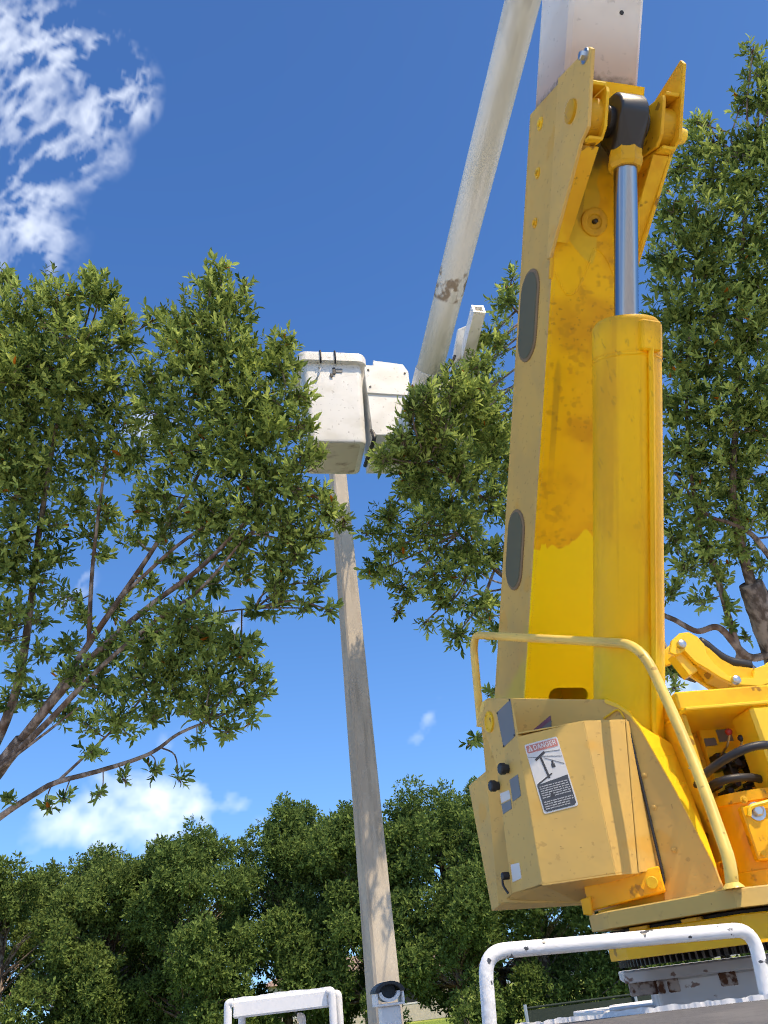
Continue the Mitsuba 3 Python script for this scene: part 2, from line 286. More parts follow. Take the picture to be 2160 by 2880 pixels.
M('rusty_white', proc(c_rustwhite), 0.5)
M('chrome', (0.34, 0.345, 0.36), 0.17, metal=1.0)
M('bolt_steel', (0.55, 0.55, 0.54), 0.35, metal=1.0)
M('grease', (0.012, 0.011, 0.011), 0.38, spec=0.6)
M('rubber', (0.022, 0.022, 0.025), 0.48, spec=0.45)
M('dark_hole', (0.02, 0.017, 0.012), 0.8)
M('smoked_plastic', (0.115, 0.112, 0.07), 0.6, spec=0.25)
M('tan_gasket', (0.20, 0.14, 0.075), 0.6)
scene['concrete'] = {'type': 'twosided', 'bsdf': {'type': 'bumpmap', 'arbitrary': proc(h_conc, 2e-3), 'scale': 0.006, 'bsdf': {'type': 'diffuse', 'reflectance': proc(c_concrete)}}}
M('bark', proc(c_bark), 0.85, spec=0.2, bump=proc(h_bark, 2e-3), bscale=0.012)
M('ground_cover', proc(c_grass), 0.9, spec=0.1)
M('nonskid', proc(c_nonskid), 0.8, spec=0.2, bump=proc(h_rough, 1e-3), bscale=0.0016)
M('decal_white', (0.62, 0.61, 0.58), 0.45)
M('decal_red', (0.52, 0.19, 0.15), 0.5)
M('decal_dark', (0.055, 0.06, 0.068), 0.45)
M('decal_grey', (0.16, 0.165, 0.17), 0.45)
M('decal_purple', (0.19, 0.085, 0.12), 0.5)
M('decal_ink', (0.045, 0.045, 0.048), 0.55)
M('decal_text', (0.42, 0.42, 0.41), 0.5)
M('red_knob', (0.35, 0.03, 0.025), 0.4)
M('fence_mesh', (0.018, 0.03, 0.024), 0.8)
M('house_wall', (0.55, 0.50, 0.40), 0.8)
M('roof_tile', (0.28, 0.20, 0.15), 0.8)
M('window_dark', (0.03, 0.035, 0.04), 0.15)
scene['leaf'] = {'type': 'principledthin', 'base_color': {'type': 'mesh_attribute', 'name': 'vertex_color'}, 'roughness': 0.33, 'diff_trans': 0.72, 'eta': 1.7}
scene['far_leaf'] = {'type': 'principledthin', 'base_color': {'type': 'mesh_attribute', 'name': 'vertex_color'}, 'roughness': 0.5, 'diff_trans': 0.7, 'eta': 1.4}

# ------------------------------------------------------------------ the setting
g = 800.0
put('ground', tm([[-g, -g, 0], [g, -g, 0], [g, g, 0], [-g, g, 0]], [[0, 1, 2], [0, 2, 3]]), 'ground_cover', kind='structure', label='paved yard near the truck turning to lawn under the trees')

# ------------------------------------------------------------------ the bucket truck
TR = 'bucket_truck'
tag(TR, 'yellow and white aerial bucket truck with raised boom and control box', 'truck')
ZV = A(0, 0, 1.0)
SETUP = [False]
def setup(m):
    return tm(BO2 + (np.array(m.vertices) - BO)*BK, m.faces) if SETUP[0] else m
def part(name, mesh, mat, smooth=False, label=None, kind=None): return put(f'{TR}__{name}', setup(mesh), mat, smooth=smooth, label=label, kind=kind)
def sub(p, name, mesh, mat, smooth=False, label=None, kind=None): return put(f'{p}__{name}', setup(mesh), mat, smooth=smooth, label=label, kind=kind)
def hexbolt(p, n, r, h=None):
    n = unit(n); h = h or r*0.8
    return cat(lathe(p, n, [(0, 1.6*r), (0.25*h, 1.6*r), (0.25*h, 1e-5)], 16), lathe(p, n, [(0.25*h, r), (1.1*h, r), (1.3*h, 0.75*r), (1.3*h, 1e-5)], 6))

SETUP[0] = True
# --- lower boom: a hollow yellow box section
W, D, TOP = 0.282, 0.302, 1.985
t = 0.012
front = []
# front wall with a slotted hole near its foot, as one ring of quads round the hole and plates above and below
def wall_with_slot(l0, l1, s0, s1, hl0, hl1, hs0, hs1, nz, th):
    out = trimesh.creation.extrude_polygon(__import__('shapely').box(l0, s0, l1, s1).difference(__import__('shapely').box(hl0+.03, hs0+.03, hl1-.03, hs1-.03).buffer(.03, 6)), th, engine='earcut')
    v = np.array(out.vertices); return tm(np.array([Bm(x, y, nz-th+z) for x, y, z in v]), out.faces)
lb = part('lower_boom', wall_with_slot(0, W, -0.45, TOP, 0.088, 0.236, -0.105, -0.045, 0.0, t), 'boom_paint', label='dirty orange-yellow underside of the boom, repainted lighter near its foot')
sub(lb, 'side_wall', plate([Bm(0, -0.45, -D), Bm(0, TOP, -D), Bm(0, TOP, 0), Bm(0, -0.45, 0)], -BLt, t, 0.004), 'boom_side_paint', label='tan sun-faded side of the boom')
sub(lb, 'side_wall', plate([Bm(W, -0.45, -D), Bm(W, TOP, -D), Bm(W, TOP, 0), Bm(W, -0.45, 0)], BLt, t, 0.004), 'boom_paint')
sub(lb, 'back_wall', plate([Bm(t, -0.45, -D), Bm(t, TOP-.001, -D), Bm(W-t, TOP-.001, -D), Bm(W-t, -0.45, -D)], -BN, t), 'boom_paint')
sub(lb, 'corner_bead', tube([Bm(-0.002, s, -0.004) for s in np.linspace(1.34, 1.972, 12)], 0.0075, 10), 'yellow_paint', 30)
for x0, x1, y0, y1 in ((-0.268, -0.100, 1.085, 1.410), (-0.252, -0.094, 0.265, 0.560)):
    c, ra = ((x0+x1)/2, (y0+y1)/2), (x1-x0)/2
    def stad(r, h, k=14):
        P = [(c[0] + r*math.cos(a), c[1] + h + r*math.sin(a)) for a in np.linspace(0, math.pi, k)] + [(c[0] + r*math.cos(a), c[1] - h + r*math.sin(a)) for a in np.linspace(math.pi, 2*math.pi, k)]
        return P
    hh = (y1-y0)/2 - ra
    w = sub(lb, 'access_cover', plate([Bm(-0.006, s, n) for n, s in stad(ra, hh)], -BLt, 0.006, 0.002), 'tan_gasket', label='tan gasket rim of an oval access cover')
    sub(lb, 'cover_pane', plate([Bm(-0.0085, s, n) for n, s in stad(ra*0.86, hh)], -BLt, 0.003, 0.001), 'smoked_plastic', label='smoked oval access cover')
bm = []
for n, s, r in ((-0.191, 1.908, 0.016), (-0.185, 1.739, 0.014), (-0.182, 1.568, 0.013)):
    sub(lb, 'pad_bolt', lathe(Bm(0, s, n), -BLt, [(0, r*1.4), (.004, r*1.35), (.004, r*.7), (.010, r*.65), (.012, 1e-5)], 14), 'yellow_paint', 40)
# round boss on the underside
sub(lb, 'grease_boss', lathe(Bm(0.135, 1.535, 0), BN, [(0, .047), (.008, .046), (.011, .040), (.009, .026), (.004, .022), (.004, 1e-5)], 32), 'cylinder_paint', 40)
sub(lb, 'grease_fitting', lathe(Bm(0.135, 1.535, 0.004), BN, [(0, .009), (.014, .007), (.017, 1e-5)], 10), 'grease', 40)
# weld beads: a wavy reinforcement seam
for l0, l1 in ((0.02, 0.12),):
    ls = np.linspace(0, 1, 30)
    sub(lb, 'weld_seam', tube([Bm(0.012 + 0.13*u, 1.36 - 0.11*math.sin(u*math.pi) + 0.09*u, 0.0) for u in ls] + [Bm(0.142 + 0.09*u, 1.45 - 0.11*u*u, 0.0) for u in ls[1:]], 0.0032, 6), 'boom_paint', 40)
# chipped paint flakes at the foot of the faded side
# --- inner telescoping boom
ib = part('inner_boom', cbox(Bm(0, 0, 0), BAX, (0.010, 0.4, -0.288), (0.270, 4.6, -0.016), 0.014), 'inner_boom_paint', label='white inner boom sliding out of the yellow one, rust-stained at its foot')
sub(ib, 'plug', lathe(Bm(0.19, 2.215, -0.016), BN, [(0, .008), (.002, .007), (.002, 1e-5)], 10), 'grease')
# --- cylinder bracket at the boom head: two box-section ears
for sgn, l0 in ((1, -0.004), (-1, W+0.004)):
    X = lambda u: l0 + sgn*u
    pts = [(-0.022, 1.983), (0.200, 1.975), (0.224, 1.958), (0.230, 1.735), (0.184, 1.703), (0.002, 1.405), (-0.022, 1.405)]
    if sgn < 0: pts = [(-0.022, 1.900), (0.05, 1.905), (0.205, 1.975), (0.224, 1.958), (0.230, 1.735), (0.184, 1.703), (0.002, 1.365), (-0.022, 1.365)]
    ear = part('cylinder_bracket', plate([Bm(X(-0.010), s, n) for n, s in pts], -sgn*BLt, 0.011, 0.002), 'faded_paint' if sgn > 0 else 'yellow_paint', label='tan outer plate of the left boom-head bracket' if sgn > 0 else 'orange outer plate of the right boom-head bracket')
    inner = [(0.004, 1.862), (0.215, 1.862), (0.222, 1.845), (0.222, 1.745), (0.20, 1.715), (0.004, 1.715)]
    sub(ear, 'inner_plate', plate([Bm(X(0.058), s, n) for n, s in inner], sgn*BLt, 0.010, 0.002), 'yellow_paint')
    a = lambda u0, u1, s0, s1, n0, n1, c=.002: cbox(Bm(0, 0, 0), BAX, (min(X(u0), X(u1)), s0, n0), (max(X(u0), X(u1)), s1, n1), c)
    sub(ear, 'top_plate', a(0.0012, 0.047, 1.862, 1.873, 0.003, 0.219), 'yellow_paint')
    sub(ear, 'bottom_plate', a(0.0012, 0.047, 1.704, 1.714, 0.003, 0.221), 'yellow_paint')
    sub(ear, 'pin_boss', lathe(Bm(X(0.0012), 1.788, 0.150), sgn*BLt, [(0, .062), (.0468, .062)], 28), 'cylinder_paint', 40)
    sub(ear, 'gusset', plate([Bm(X(0.0015), 1.700, 0.180), Bm(X(0.054), 1.700, 0.180), Bm(X(0.040), 1.45, 0.030), Bm(X(0.0015), 1.45, 0.030)], unit(-BS*0.52+BN*0.85), 0.009), 'yellow_paint')
    sub(ear, 'pin_cap', lathe(Bm(X(-0.010), 1.826 if sgn > 0 else 1.76, 0.108 if sgn > 0 else 0.190), -sgn*BLt, [(0, .036 if sgn > 0 else .026), (.009, .035 if sgn > 0 else .026), (.012 if sgn > 0 else .03, .028 if sgn > 0 else .021), (.013 if sgn > 0 else .03, 1e-5)], 24), 'cylinder_paint' if sgn > 0 else 'clean_yellow', 40)
    if sgn > 0: sub(ear, 'ear_bolt', cat(hexbolt(Bm(-0.014, 1.955, 0.185), -BLt, .014, .016)), 'bolt_steel')
# --- lift cylinder
c0, c1 = Bm(0.141, 1.790, 0.160), Bm(0.141, 0.047, 0.440); CD = unit(c0 - c1)
cy = part('lift_cylinder', lathe(c1 - 0.28*CD, CD, [(0, 1e-5), (0, .100), (1.30, .100), (1.3, .1015), (1.395, .1015), (1.412, .090), (1.414, .05), (1.414, .037)], 56), 'cylinder_paint', 35, label='stained orange barrel of the hydraulic lift cylinder')
sub(cy, 'rod', cyl(c1 + 1.12*CD, c0 - 0.085*CD, 0.0355, .001, 40), 'chrome', 40, label='shiny chrome piston rod')
sub(cy, 'rod_nut', cat(lathe(c0 - 0.150*CD, CD, [(0, .0365), (0, .046), (.012, .052), (.030, .053), (.030, .050), (.065, .050), (.075, .044)], 8), ), 'cylinder_paint')
sub(cy, 'rod_eye', cat(hull(np.vstack([np.array(cyl(Bm(0.092, 1.795, 0.150), Bm(0.188, 1.795, 0.150), 0.080).vertices), np.array(cyl(c0 - 0.10*CD, c0 - 0.07*CD, 0.050).vertices)])), cyl(Bm(0.072, 1.79, 0.15), Bm(0.210, 1.79, 0.15), 0.045)), 'grease', 30, label='black greasy rod eye of the cylinder')
pb = c1 - 0.28*CD + 1.345*CD
FR = np.cross(BLt, CD); FR = FR if FR @ BN > 0 else -FR
pd = unit(FR*0.985 + BLt*0.17)
e2 = np.cross(CD, pd)
sub(cy, 'port_block', cbox(pb + pd*.085, np.array([pd, CD, e2]), (.07-.085, -.045, -.034), (.030, .045, .034), .005), 'cylinder_paint')
sub(cy, 'feed_pipe', tube(rounded([pb + pd*.107 - .03*CD, pb + pd*.107 - .09*CD, pb + pd*.1075 - 1.33*CD], .03), .0085, 10), 'cylinder_paint', 40)
sub(cy, 'weld_ring', lathe(pb - 0.058*CD, CD, [(0, .1005), (.003, .1025), (.006, .1005)], 48), 'cylinder_paint', 60)

SETUP[0] = False
# --- turret: side panel, flange, operator's control box
SN = A(math.sin(math.radians(-35)), -math.cos(math.radians(-35)), 0)
pan = [(0.2694,2.6812,2.4388),(0.2926,2.665,2.446),(0.6227,2.4338,2.3233),(0.6519,2.4134,2.298),(0.676,2.3965,2.2635),(0.6939,2.3839,2.2109),(0.7358,2.3546,2.0162),(0.7704,2.3304,1.8162),(0.7751,2.3271,1.747),(0.6368,2.424,1.7311),(0.6439,2.4189,1.7725),(0.4406,2.5613,1.7714),(0.2054,2.726,1.8114),(0.2468,2.6971,2.3763)]
tp = part('turret_panel', plate(pan, SN, 0.010, 0.002), 'faded_paint', label='tan turret side panel with a rounded top corner')
fl = [A(p) + SN*.004 for p in ((0.6229,2.4337,2.3244),(0.6521,2.4132,2.299),(0.6763,2.3963,2.2645),(0.6942,2.3838,2.2119),(0.7095,2.3731,2.1415),(0.7361,2.3544,2.0171),(0.7715,2.3296,1.8142))]
fo = [A(p) for p in ((0.6381,2.4597,2.3381),(0.6742,2.4466,2.3152),(0.7063,2.4485,2.2852),(0.7332,2.4663,2.2381),(0.8113,2.4848,2.1675),(0.8111,2.4606,2.0455),(0.7819,2.3468,1.8153))]
fv, ff = [], []
for p, q in zip(fl, fo): fv += [p, q, q - ZV*.012, p - ZV*.014]
for i in range(len(fl)-1):
    for k in range(4): a_, b_ = i*4+k, i*4+(k+1) % 4; ff += [[a_, b_, b_+4], [a_, b_+4, a_+4]]
ff += [[0, 2, 1], [0, 3, 2]] + [[len(fv)-4+x for x in q] for q in ([0, 1, 2], [0, 2, 3])]
fm = tm(fv, ff); fm.fix_normals()
part('turret_flange', fm, 'clean_yellow', label='bright sunlit yellow flange along the sloping edge of the turret')
# body of the turret behind the panel
S0 = A(*(0.6013,2.4488,2.0214)); SE = A(math.cos(math.radians(-35)), math.sin(math.radians(-35)), 0)
part('turret_body', hull([S0 + SE*a_ - SN*b_ + ZV*c_ for a_, b_, c_ in ((-.16, .012, -.28), (-.36, .012, .24), (-.1, .012, .20), (.16, .02, -.28), (-.10, .55, -.28), (-.30, .5, .1), (.2, .55, -.28), (-.05, .5, .1))]), 'yellow_paint')
# control box: facets left, main and right, hollow back against the panel
F1, F2, M1, M2 = A(*(0.3199,2.3773,2.2255)), A(*(0.3099,2.3843,1.8177)), A(*(0.5193,2.3348,2.2375)), A(*(0.5079,2.3422,1.8186))
R1, R2 = A(*(0.6578,2.3906,2.2416)), A(*(0.5744,2.3691,1.8153))
Q1, Q2 = A(*(0.6664,2.3983,2.2351)), A(*(0.6517,2.4086,1.8204))
F0 = A(*(0.3205,2.3824,2.3466)); Lp = [A(p) for p in ((0.275,2.5258,2.4021),(0.2435,2.6211,2.3762),(0.2436,2.6184,2.3349),(0.2596,2.561,2.1943),(0.2423,2.5927,1.8219))]
LN = np.cross(F2-F1, A(math.cos(math.radians(-72)), math.sin(math.radians(-72)), 0)); LN = unit(LN if LN[1] < 0 else -LN)
def facet(a_, b_, c_, d_): n_ = np.cross(b_-a_, d_-a_); n_ = n_ if n_ @ (a_-EYE) < 0 else -n_; return plate([a_, b_, c_, d_], n_, 0.004, 0.0015), unit(n_)
mm, MN = facet(F1, M1, M2, F2); rm, RN = facet(M1, R1, R2, M2); qm, QN = facet(R1, Q1, Q2, R2)
cb = part('control_box', cat(mm), 'faded_paint', label='tan front of the control box carrying the danger sign')
sub(cb, 'right_face', rm, 'faded_paint', label='sunlit right facet of the control box'); sub(cb, 'return_face', qm, 'faded_paint')
sub(cb, 'left_face', plate([F0, F1, F2] + Lp[::-1], LN, 0.005, 0.0015), 'faded_paint', label='shaded left facet with knobs and grey stickers')
back = lambda p, d=0.0: p - SN*((p - S0) @ SN) + SN*(0.006 + d)
bot = [F2 - ZV*.0025, M2 - ZV*.0025, R2 - ZV*.0025, back(R2) - ZV*.0025, back(F2) - ZV*.0025]
sub(cb, 'floor', plate(bot, -ZV, .004), 'faded_paint')
sub(cb, 'lid', plate([F1 + ZV*.003, M1 + ZV*.003, R1 + ZV*.003, back(R1) + ZV*.003, back(F1) + ZV*.003], ZV, .004, .001), 'faded_paint')
# lower bin under the controls: olive side and underside
B0 = [A(p) for p in ((0.2303,2.9818,2.2252),(0.2693,2.671,2.2319),(0.248,2.6522,1.828),(0.1992,2.9369,1.8064))]
sub(cb, 'rear_door', plate(B0, A(-.95, -.3, 0), 0.006, .001), 'faded_paint', label='darker yellow door behind the left facet')
sub(cb, 'belly_pan', hull([A(p) for p in ((0.1992,2.9369,1.8064),(0.2446,2.6198,1.8232),(0.317,2.4059,1.8164),(0.5134,2.3587,1.8164),(0.6362,2.401,1.8149),(0.4471,2.6066,1.7689),(0.6635,2.7549,1.8145),(0.3424,2.9193,1.8345))]), 'faded_paint')
# support arm below the box
ar = [A(p) for p in ((0.4319,2.4391,1.7727),(0.6368,2.3775,1.7958))]
part('support_arm', cbox(ar[0], np.array([unit(ar[1]-ar[0]), unit(np.cross(ZV, ar[1]-ar[0])), ZV]), (0, 0, -.032), (np.linalg.norm(ar[1]-ar[0]), .06, .032), .003), 'orange_paint', label='square arm under the control box')
part('arm_plate', plate([A(p) for p in ((0.41,2.4164,1.7713),(0.4387,2.413,1.7767),(0.4358,2.4193,1.7289),(0.409,2.416,1.7342))], A(-.3, -.95, 0), .05, .002), 'orange_paint')
part('pivot_pin', cyl((0.5952,2.3313,1.7848), (0.6139,2.4044,1.7905), .016), 'yellow_paint', 40)

for p0_, p1_ in (((0.6332,2.4228,1.7331),(0.7717,2.3259,1.7464)),): sub(tp, 'weld_bead', tube(spline([A(p0_)*(1-u)+A(p1_)*u + ZV*.0015*(i % 2) for i, u in enumerate(np.linspace(0, 1, 15))], 2), .0045, 6), 'faded_paint', 60)
for q_ in ((0.6737,2.3957,1.9824),(0.6914,2.3833,1.8633),(0.6711,2.3975,2.0739)): sub(tp, 'panel_bolt', hexbolt(A(q_), SN, .0055), 'faded_paint')
# --- stickers and knobs of the control box
def onface(o, e, u, n): return lambda x, y, z=0.0012: o + e*x + u*y + n*z
def stick(parent, name, fr, pts, n, mat, z, label=None, th=.0012): return sub(parent, name, plate([fr(x, y, z) for x, y in pts], n, th), mat, label=label)
me = unit(M1 - F1); MU = unit(np.cross(MN, me)); MU = MU if MU[2] > 0 else -MU
TL, TRr, BR, BLc = A(*(0.3347,2.3745,2.197)), A(*(0.4337,2.3533,2.2059)), A(*(0.4274,2.3572,1.9968)), A(*(0.3251,2.3789,1.9932))
se_ = unit(TRr - TL); sw = np.linalg.norm(TRr - TL); su = unit(np.cross(MN, se_)); su = su if su[2] > 0 else -su
sh = abs((TL - BLc) @ su)
fr = onface(TL - su*sh, se_, su, MN)
def rr(x0, y0, x1, y1, r, k=4):
    P = []
    for cx, cy, a0 in ((x1-r, y1-r, 0), (x0+r, y1-r, 90), (x0+r, y0+r, 180), (x1-r, y0+r, 270)):
        P += [(cx + r*math.cos(math.radians(a0+i*90/k)), cy + r*math.sin(math.radians(a0+i*90/k))) for i in range(k+1)]
    return P
sg = part('danger_sign', plate([fr(x, y, .0016) for x, y in rr(0, 0, sw, sh, .006)], MN, .0016), 'decal_white', label='danger sticker with a faded red heading and a power line picture')
stick(sg, 'heading', fr, rr(.004, sh*.865, sw-.004, sh-.005, .003), MN, 'decal_red', .0028, 'faded red heading band')
def letters(txt, fr, x, y, h, n, bold=True, wmax=None):
    m = meshkit.text_mesh(txt, h, .0008, bold); v = np.array(m.vertices)
    k = 1 if not wmax else min(1, wmax/np.ptp(v[:, 0]))
    return tm(np.array([fr(x + q[0]*k, y + q[1], .0028 + q[2]) for q in v]), m.faces)
lh = sh*.068
sub(sg, 'lettering', letters('DANGER', fr, sw*.235, sh*.892, lh, MN, True, sw*.67), 'decal_white', label='DANGER in white letters')
def poly(parent, name, fr, pl, n, mat, z=.0028):
    return sub(parent, name, cat(*[plate([fr(x, y, z) for x, y in P], n, .0009) for P in pl]), mat)
tx, ty = sw*.075, sh*.884
poly(sg, 'warning_triangle', fr, [[(tx, ty), (tx+sw*.14, ty), (tx+sw*.07, ty+lh*1.35)]], MN, 'decal_white', .0038)
poly(sg, 'warning_mark', fr, [[(tx+sw*.052, ty+lh*.42), (tx+sw*.078, ty+lh*.42), (tx+sw*.075, ty+lh*.9), (tx+sw*.055, ty+lh*.9)], [(tx+sw*.054, ty+lh*.14), (tx+sw*.076, ty+lh*.14), (tx+sw*.076, ty+lh*.3), (tx+sw*.054, ty+lh*.3)]], MN, 'decal_red', .0047)
stick(sg, 'text_block', fr, [(.004, .010), (.010, .004), (sw-.010, .004), (sw-.004, .010), (sw-.004, sh*.44), (.004, sh*.40)], MN, 'decal_dark', .0028, 'dark block of small print')
def bar(x0, y0, x1, y1, w):
    d = unit(A(x1-x0, y1-y0)); q = A(-d[1], d[0])*w/2
    return [(x0+q[0], y0+q[1]), (x0-q[0], y0-q[1]), (x1-q[0], y1-q[1]), (x1+q[0], y1+q[1])]
poly(sg, 'power_pole', fr, [bar(sw*.36, sh*.79, sw*.44, sh*.455, .0065), bar(sw*.20, sh*.745, sw*.52, sh*.83, .007), bar(sw*.06, sh*.405, sw*.55, sh*.51, .004), bar(sw*.60, sh*.61, sw*.70, sh*.61, .011), bar(sw*.64, sh*.62, sw*.66, sh*.68, .006)], MN, 'decal_ink')
poly(sg, 'wire', fr, [bar(sw*.02, sh*.81, sw*.35, sh*.77, .0016), bar(sw*.5, sh*.83, sw*.97, sh*.80, .0016), bar(sw*.40, sh*.78, sw*.97, sh*.71, .0016), bar(sw*.45, sh*.75, sw*.97, sh*.60, .0016)], MN, 'decal_grey')
r2 = np.random.default_rng(3); dash = []
for k in range(11):
    y = sh*(.365 - .031*k); x = sw*.09
    lim = sw*(.93 if k < 9 else .8)
    if k in (6,): continue
    while x < lim:
        ln = sw*(.03 + .11*r2.random()); x1 = min(x+ln, lim)
        if x1-x > .002: dash.append(bar(x, y, x1, y + .0004, .0026))
        x = x1 + sw*.02
poly(sg, 'small_print', fr, dash, MN, 'decal_text', .0036)
poly(sg, 'figure', fr, [[(sw*.30, sh*.19), (sw*.44, sh*.20), (sw*.41, sh*.26), (sw*.37, sh*.255)]], MN, 'decal_ink', .0042)
def sticker(name, px, n, mat, label, base=cb, th=.0012):
    return sub(base, name, plate([A(p) + n*.0014 for p in px], n, th), mat, label=label)
k = sticker('serial_plate', [(0.2854,2.4901,2.3401),(0.3218,2.3784,2.3428),(0.3164,2.3883,2.2312),(0.2856,2.483,2.2253)], LN, 'decal_grey', 'blank grey plate high on the left facet')
for p in ((0.2867,2.4857,2.3362),(0.3199,2.3841,2.3426),(0.3152,2.3922,2.2346),(0.2868,2.4791,2.2275)): sub(cb, 'plate_rivet', lathe(A(p) + LN*.0014, LN, [(0, .004), (.002, .003), (.003, 1e-5)], 8), 'grease')
sticker('grey_label', [(0.285,2.4787,2.1236),(0.3053,2.4162,2.1239),(0.3031,2.4194,2.0626),(0.2829,2.4815,2.06)], LN, 'decal_grey', 'dark grey label beside the knobs')
sticker('white_label', [(0.257,2.5637,2.1043),(0.2792,2.4952,2.098),(0.2795,2.4926,2.0721),(0.2562,2.5645,2.0753)], LN, 'decal_white', 'small white label below the knobs')
sticker('lower_label', [(0.2558,2.5657,2.0724),(0.2791,2.4939,2.0692),(0.2777,2.4967,2.0438),(0.2557,2.5642,2.0423)], LN, 'decal_grey', 'small grey label under the white one')
sticker('socket_label', [(0.2517,2.5681,1.8976),(0.2717,2.5064,1.8933),(0.2699,2.5092,1.8515),(0.2494,2.5725,1.8501)], LN, 'decal_white', 'white label beside the black plug')
for p, r in (((0.2859,2.4778,2.1578), .0175), ((0.2562,2.5678,2.1293), .0175)):
    sub(cb, 'knob', lathe(A(p), LN, [(0, r*.75), (.010, r*.75), (.012, r), (.026, r), (.030, r*.8), (.030, 1e-5)], 20), 'rubber', 40, label='black rubber knob')
sub(cb, 'plug', cat(lathe((0.2414,2.5984,1.8716), LN, [(0, .011), (.02, .011), (.022, .008), (.022, 1e-5)], 14), tube(spline([A(*(0.2406,2.6004,1.867)) + LN*.02, A(*(0.2399,2.6014,1.8455)) + LN*.02, A(*(0.2424,2.5923,1.8228)) + LN*.012]), .0035, 8)), 'rubber', 40, label='black plug with a dangling strap')
sub(cb, 'panel_grommet', lathe((0.264,2.5553,2.3318), LN, [(0, .034), (.006, .034), (.008, .028), (.004, .024), (.004, 1e-5)], 24), 'yellow_paint', 40)
sticker('purple_label', [(0.3999,2.5898,2.2941),(0.4645,2.5446,2.3252),(0.4602,2.5476,2.2934),(0.4339,2.566,2.276)], SN, 'decal_purple', 'faded purple label behind the box lid', tp)
sticker('pale_label', [(0.4311,2.5668,2.2955),(0.4632,2.5443,2.3086),(0.4587,2.5474,2.2865),(0.4403,2.5603,2.276)], SN, 'decal_grey', 'pale corner of the label', tp)
sub(tp, 'hook', tube(rounded([A(*(0.6093,2.4432,2.2647)) + SN*.006, A(*(0.6553,2.411,2.2831)) + SN*.006, A(*(0.6624,2.4061,2.2468)) + SN*.006], .02), .003, 8), 'yellow_paint', 40)
# --- yellow hand rail round the controls
hr = rounded([(0.2708,2.9855,2.4457),(0.2876,2.9018,2.7305),(0.2998,2.8662,2.7688),(0.5843,2.493,2.5545),(0.7168,2.2268,2.4144),(0.7377,2.1923,2.2055),(0.734,2.1175,1.9854),(0.714,2.0409,1.7873),(0.7017,2.0389,1.7339)], .09)
rl = part('hand_rail', tube(hr, .0152, 18), 'rail_yellow', True, label='bent yellow hand rail around the controls')
sub(rl, 'weld_foot', lathe(A(*(0.7032,2.0399,1.7323)) - ZV*.004, ZV, [(0, .026), (.004, .024), (.012, .016)], 18), 'rail_yellow', 60)
part('rail_bracket', plate([A(p) for p in ((0.2741,2.8596,2.4962),(0.2958,2.8307,2.5047),(0.2841,2.8469,2.4033),(0.272,2.8703,2.4036),(0.2599,2.9094,2.4165))], A(-.6, -.8, 0), .01, .001), 'rail_yellow')

# --- turntable, ring gear, pedestal
tt = [A(p) for p in ((0.4544,2.3226,1.735),(0.4521,2.3252,1.7355),(0.7017,2.048,1.7303))]
zt = 1.730
cor, lef = A(tt[2][0], tt[2][1], 0), A(tt[0][0], tt[0][1], 0)
rgt = cor + A(math.cos(math.radians(12)), math.sin(math.radians(12)), 0)*.75
poly_t = [lef, cor, rgt, rgt + A(-.2, .95, 0), lef + A(.35, .55, 0), lef + A(-.03, .1, 0)]
part('turntable', plate([p + ZV*zt for p in poly_t], ZV, .040, .003), 'faded_paint', label='tan edge of the turntable plate below the turret')
ctr = A(0.93, 2.62, 0)
shrink = [ctr + (A(p[0], p[1], 0) - ctr)*.93 for p in poly_t]
part('turret_drum', plate([p + ZV*(zt-.052) for p in shrink], ZV, .062, .003), 'orange_paint', label='dark yellow drum under the turntable')
for a_ in (.06, .52):
    p0 = shrink[0]*(1-a_) + shrink[1]*a_; p1 = shrink[0]*(1-a_-.30) + shrink[1]*(a_+.30)
    d = unit(p1 - p0)
    part('shim_pad', cbox(p0 + ZV*(zt-.051), np.array([d, np.cross(ZV, d), ZV]), (0, .004, -.0068), (np.linalg.norm(p1-p0)*.55, .10, .0068), .001), 'yellow_paint')
part('spacer_core', plate([ctr + (p - ctr)*.90 + ZV*(zt-.0445) for p in poly_t], ZV, .013), 'dark_hole')
# ring gear: round toothed ring
gr_r, gz = 0.425, zt - .1135
N = 132; ang = np.arange(N*4)*2*math.pi/(N*4); rad = np.where((np.arange(N*4) % 4) < 2, gr_r, gr_r-.014)
gctr = A(0.955, 2.655, 0)
part('ring_gear', plate([gctr + A(r*math.cos(a), r*math.sin(a), gz) for r, a in zip(rad, ang)], ZV, .018), 'grease', label='black greased ring gear teeth under the turntable')
PX = np.array([A(.985, -.174, 0), A(.174, .985, 0), ZV])
pc, pl = A(*(0.54,2.7226,1.5832)), A(*(0.6586,2.8353,1.516)); pc[2] = pl[2] = 0
pd_ = part('pedestal', cbox(pl, PX, (0, 0, 1.0), (.62, .60, 1.556), .006), 'rusty_white', label='grey-white pedestal with rust patches')
sub(pd_, 'top_flange', cbox(pc, PX, (0, 0, 1.558), (.72, .75, gz-.027), .004), 'rusty_white')
for x, w_ in ((.0, .085), (.085, .02), (.115, .035), (.27, .05)):
    sub(pd_, 'rust_patch', cbox(pl, PX, (x-.085, -.006 if x > .08 else .02, 1.520), (x-.085+w_, .05, 1.5565), .003), 'rust', label='rust-brown rib under the pedestal flange')
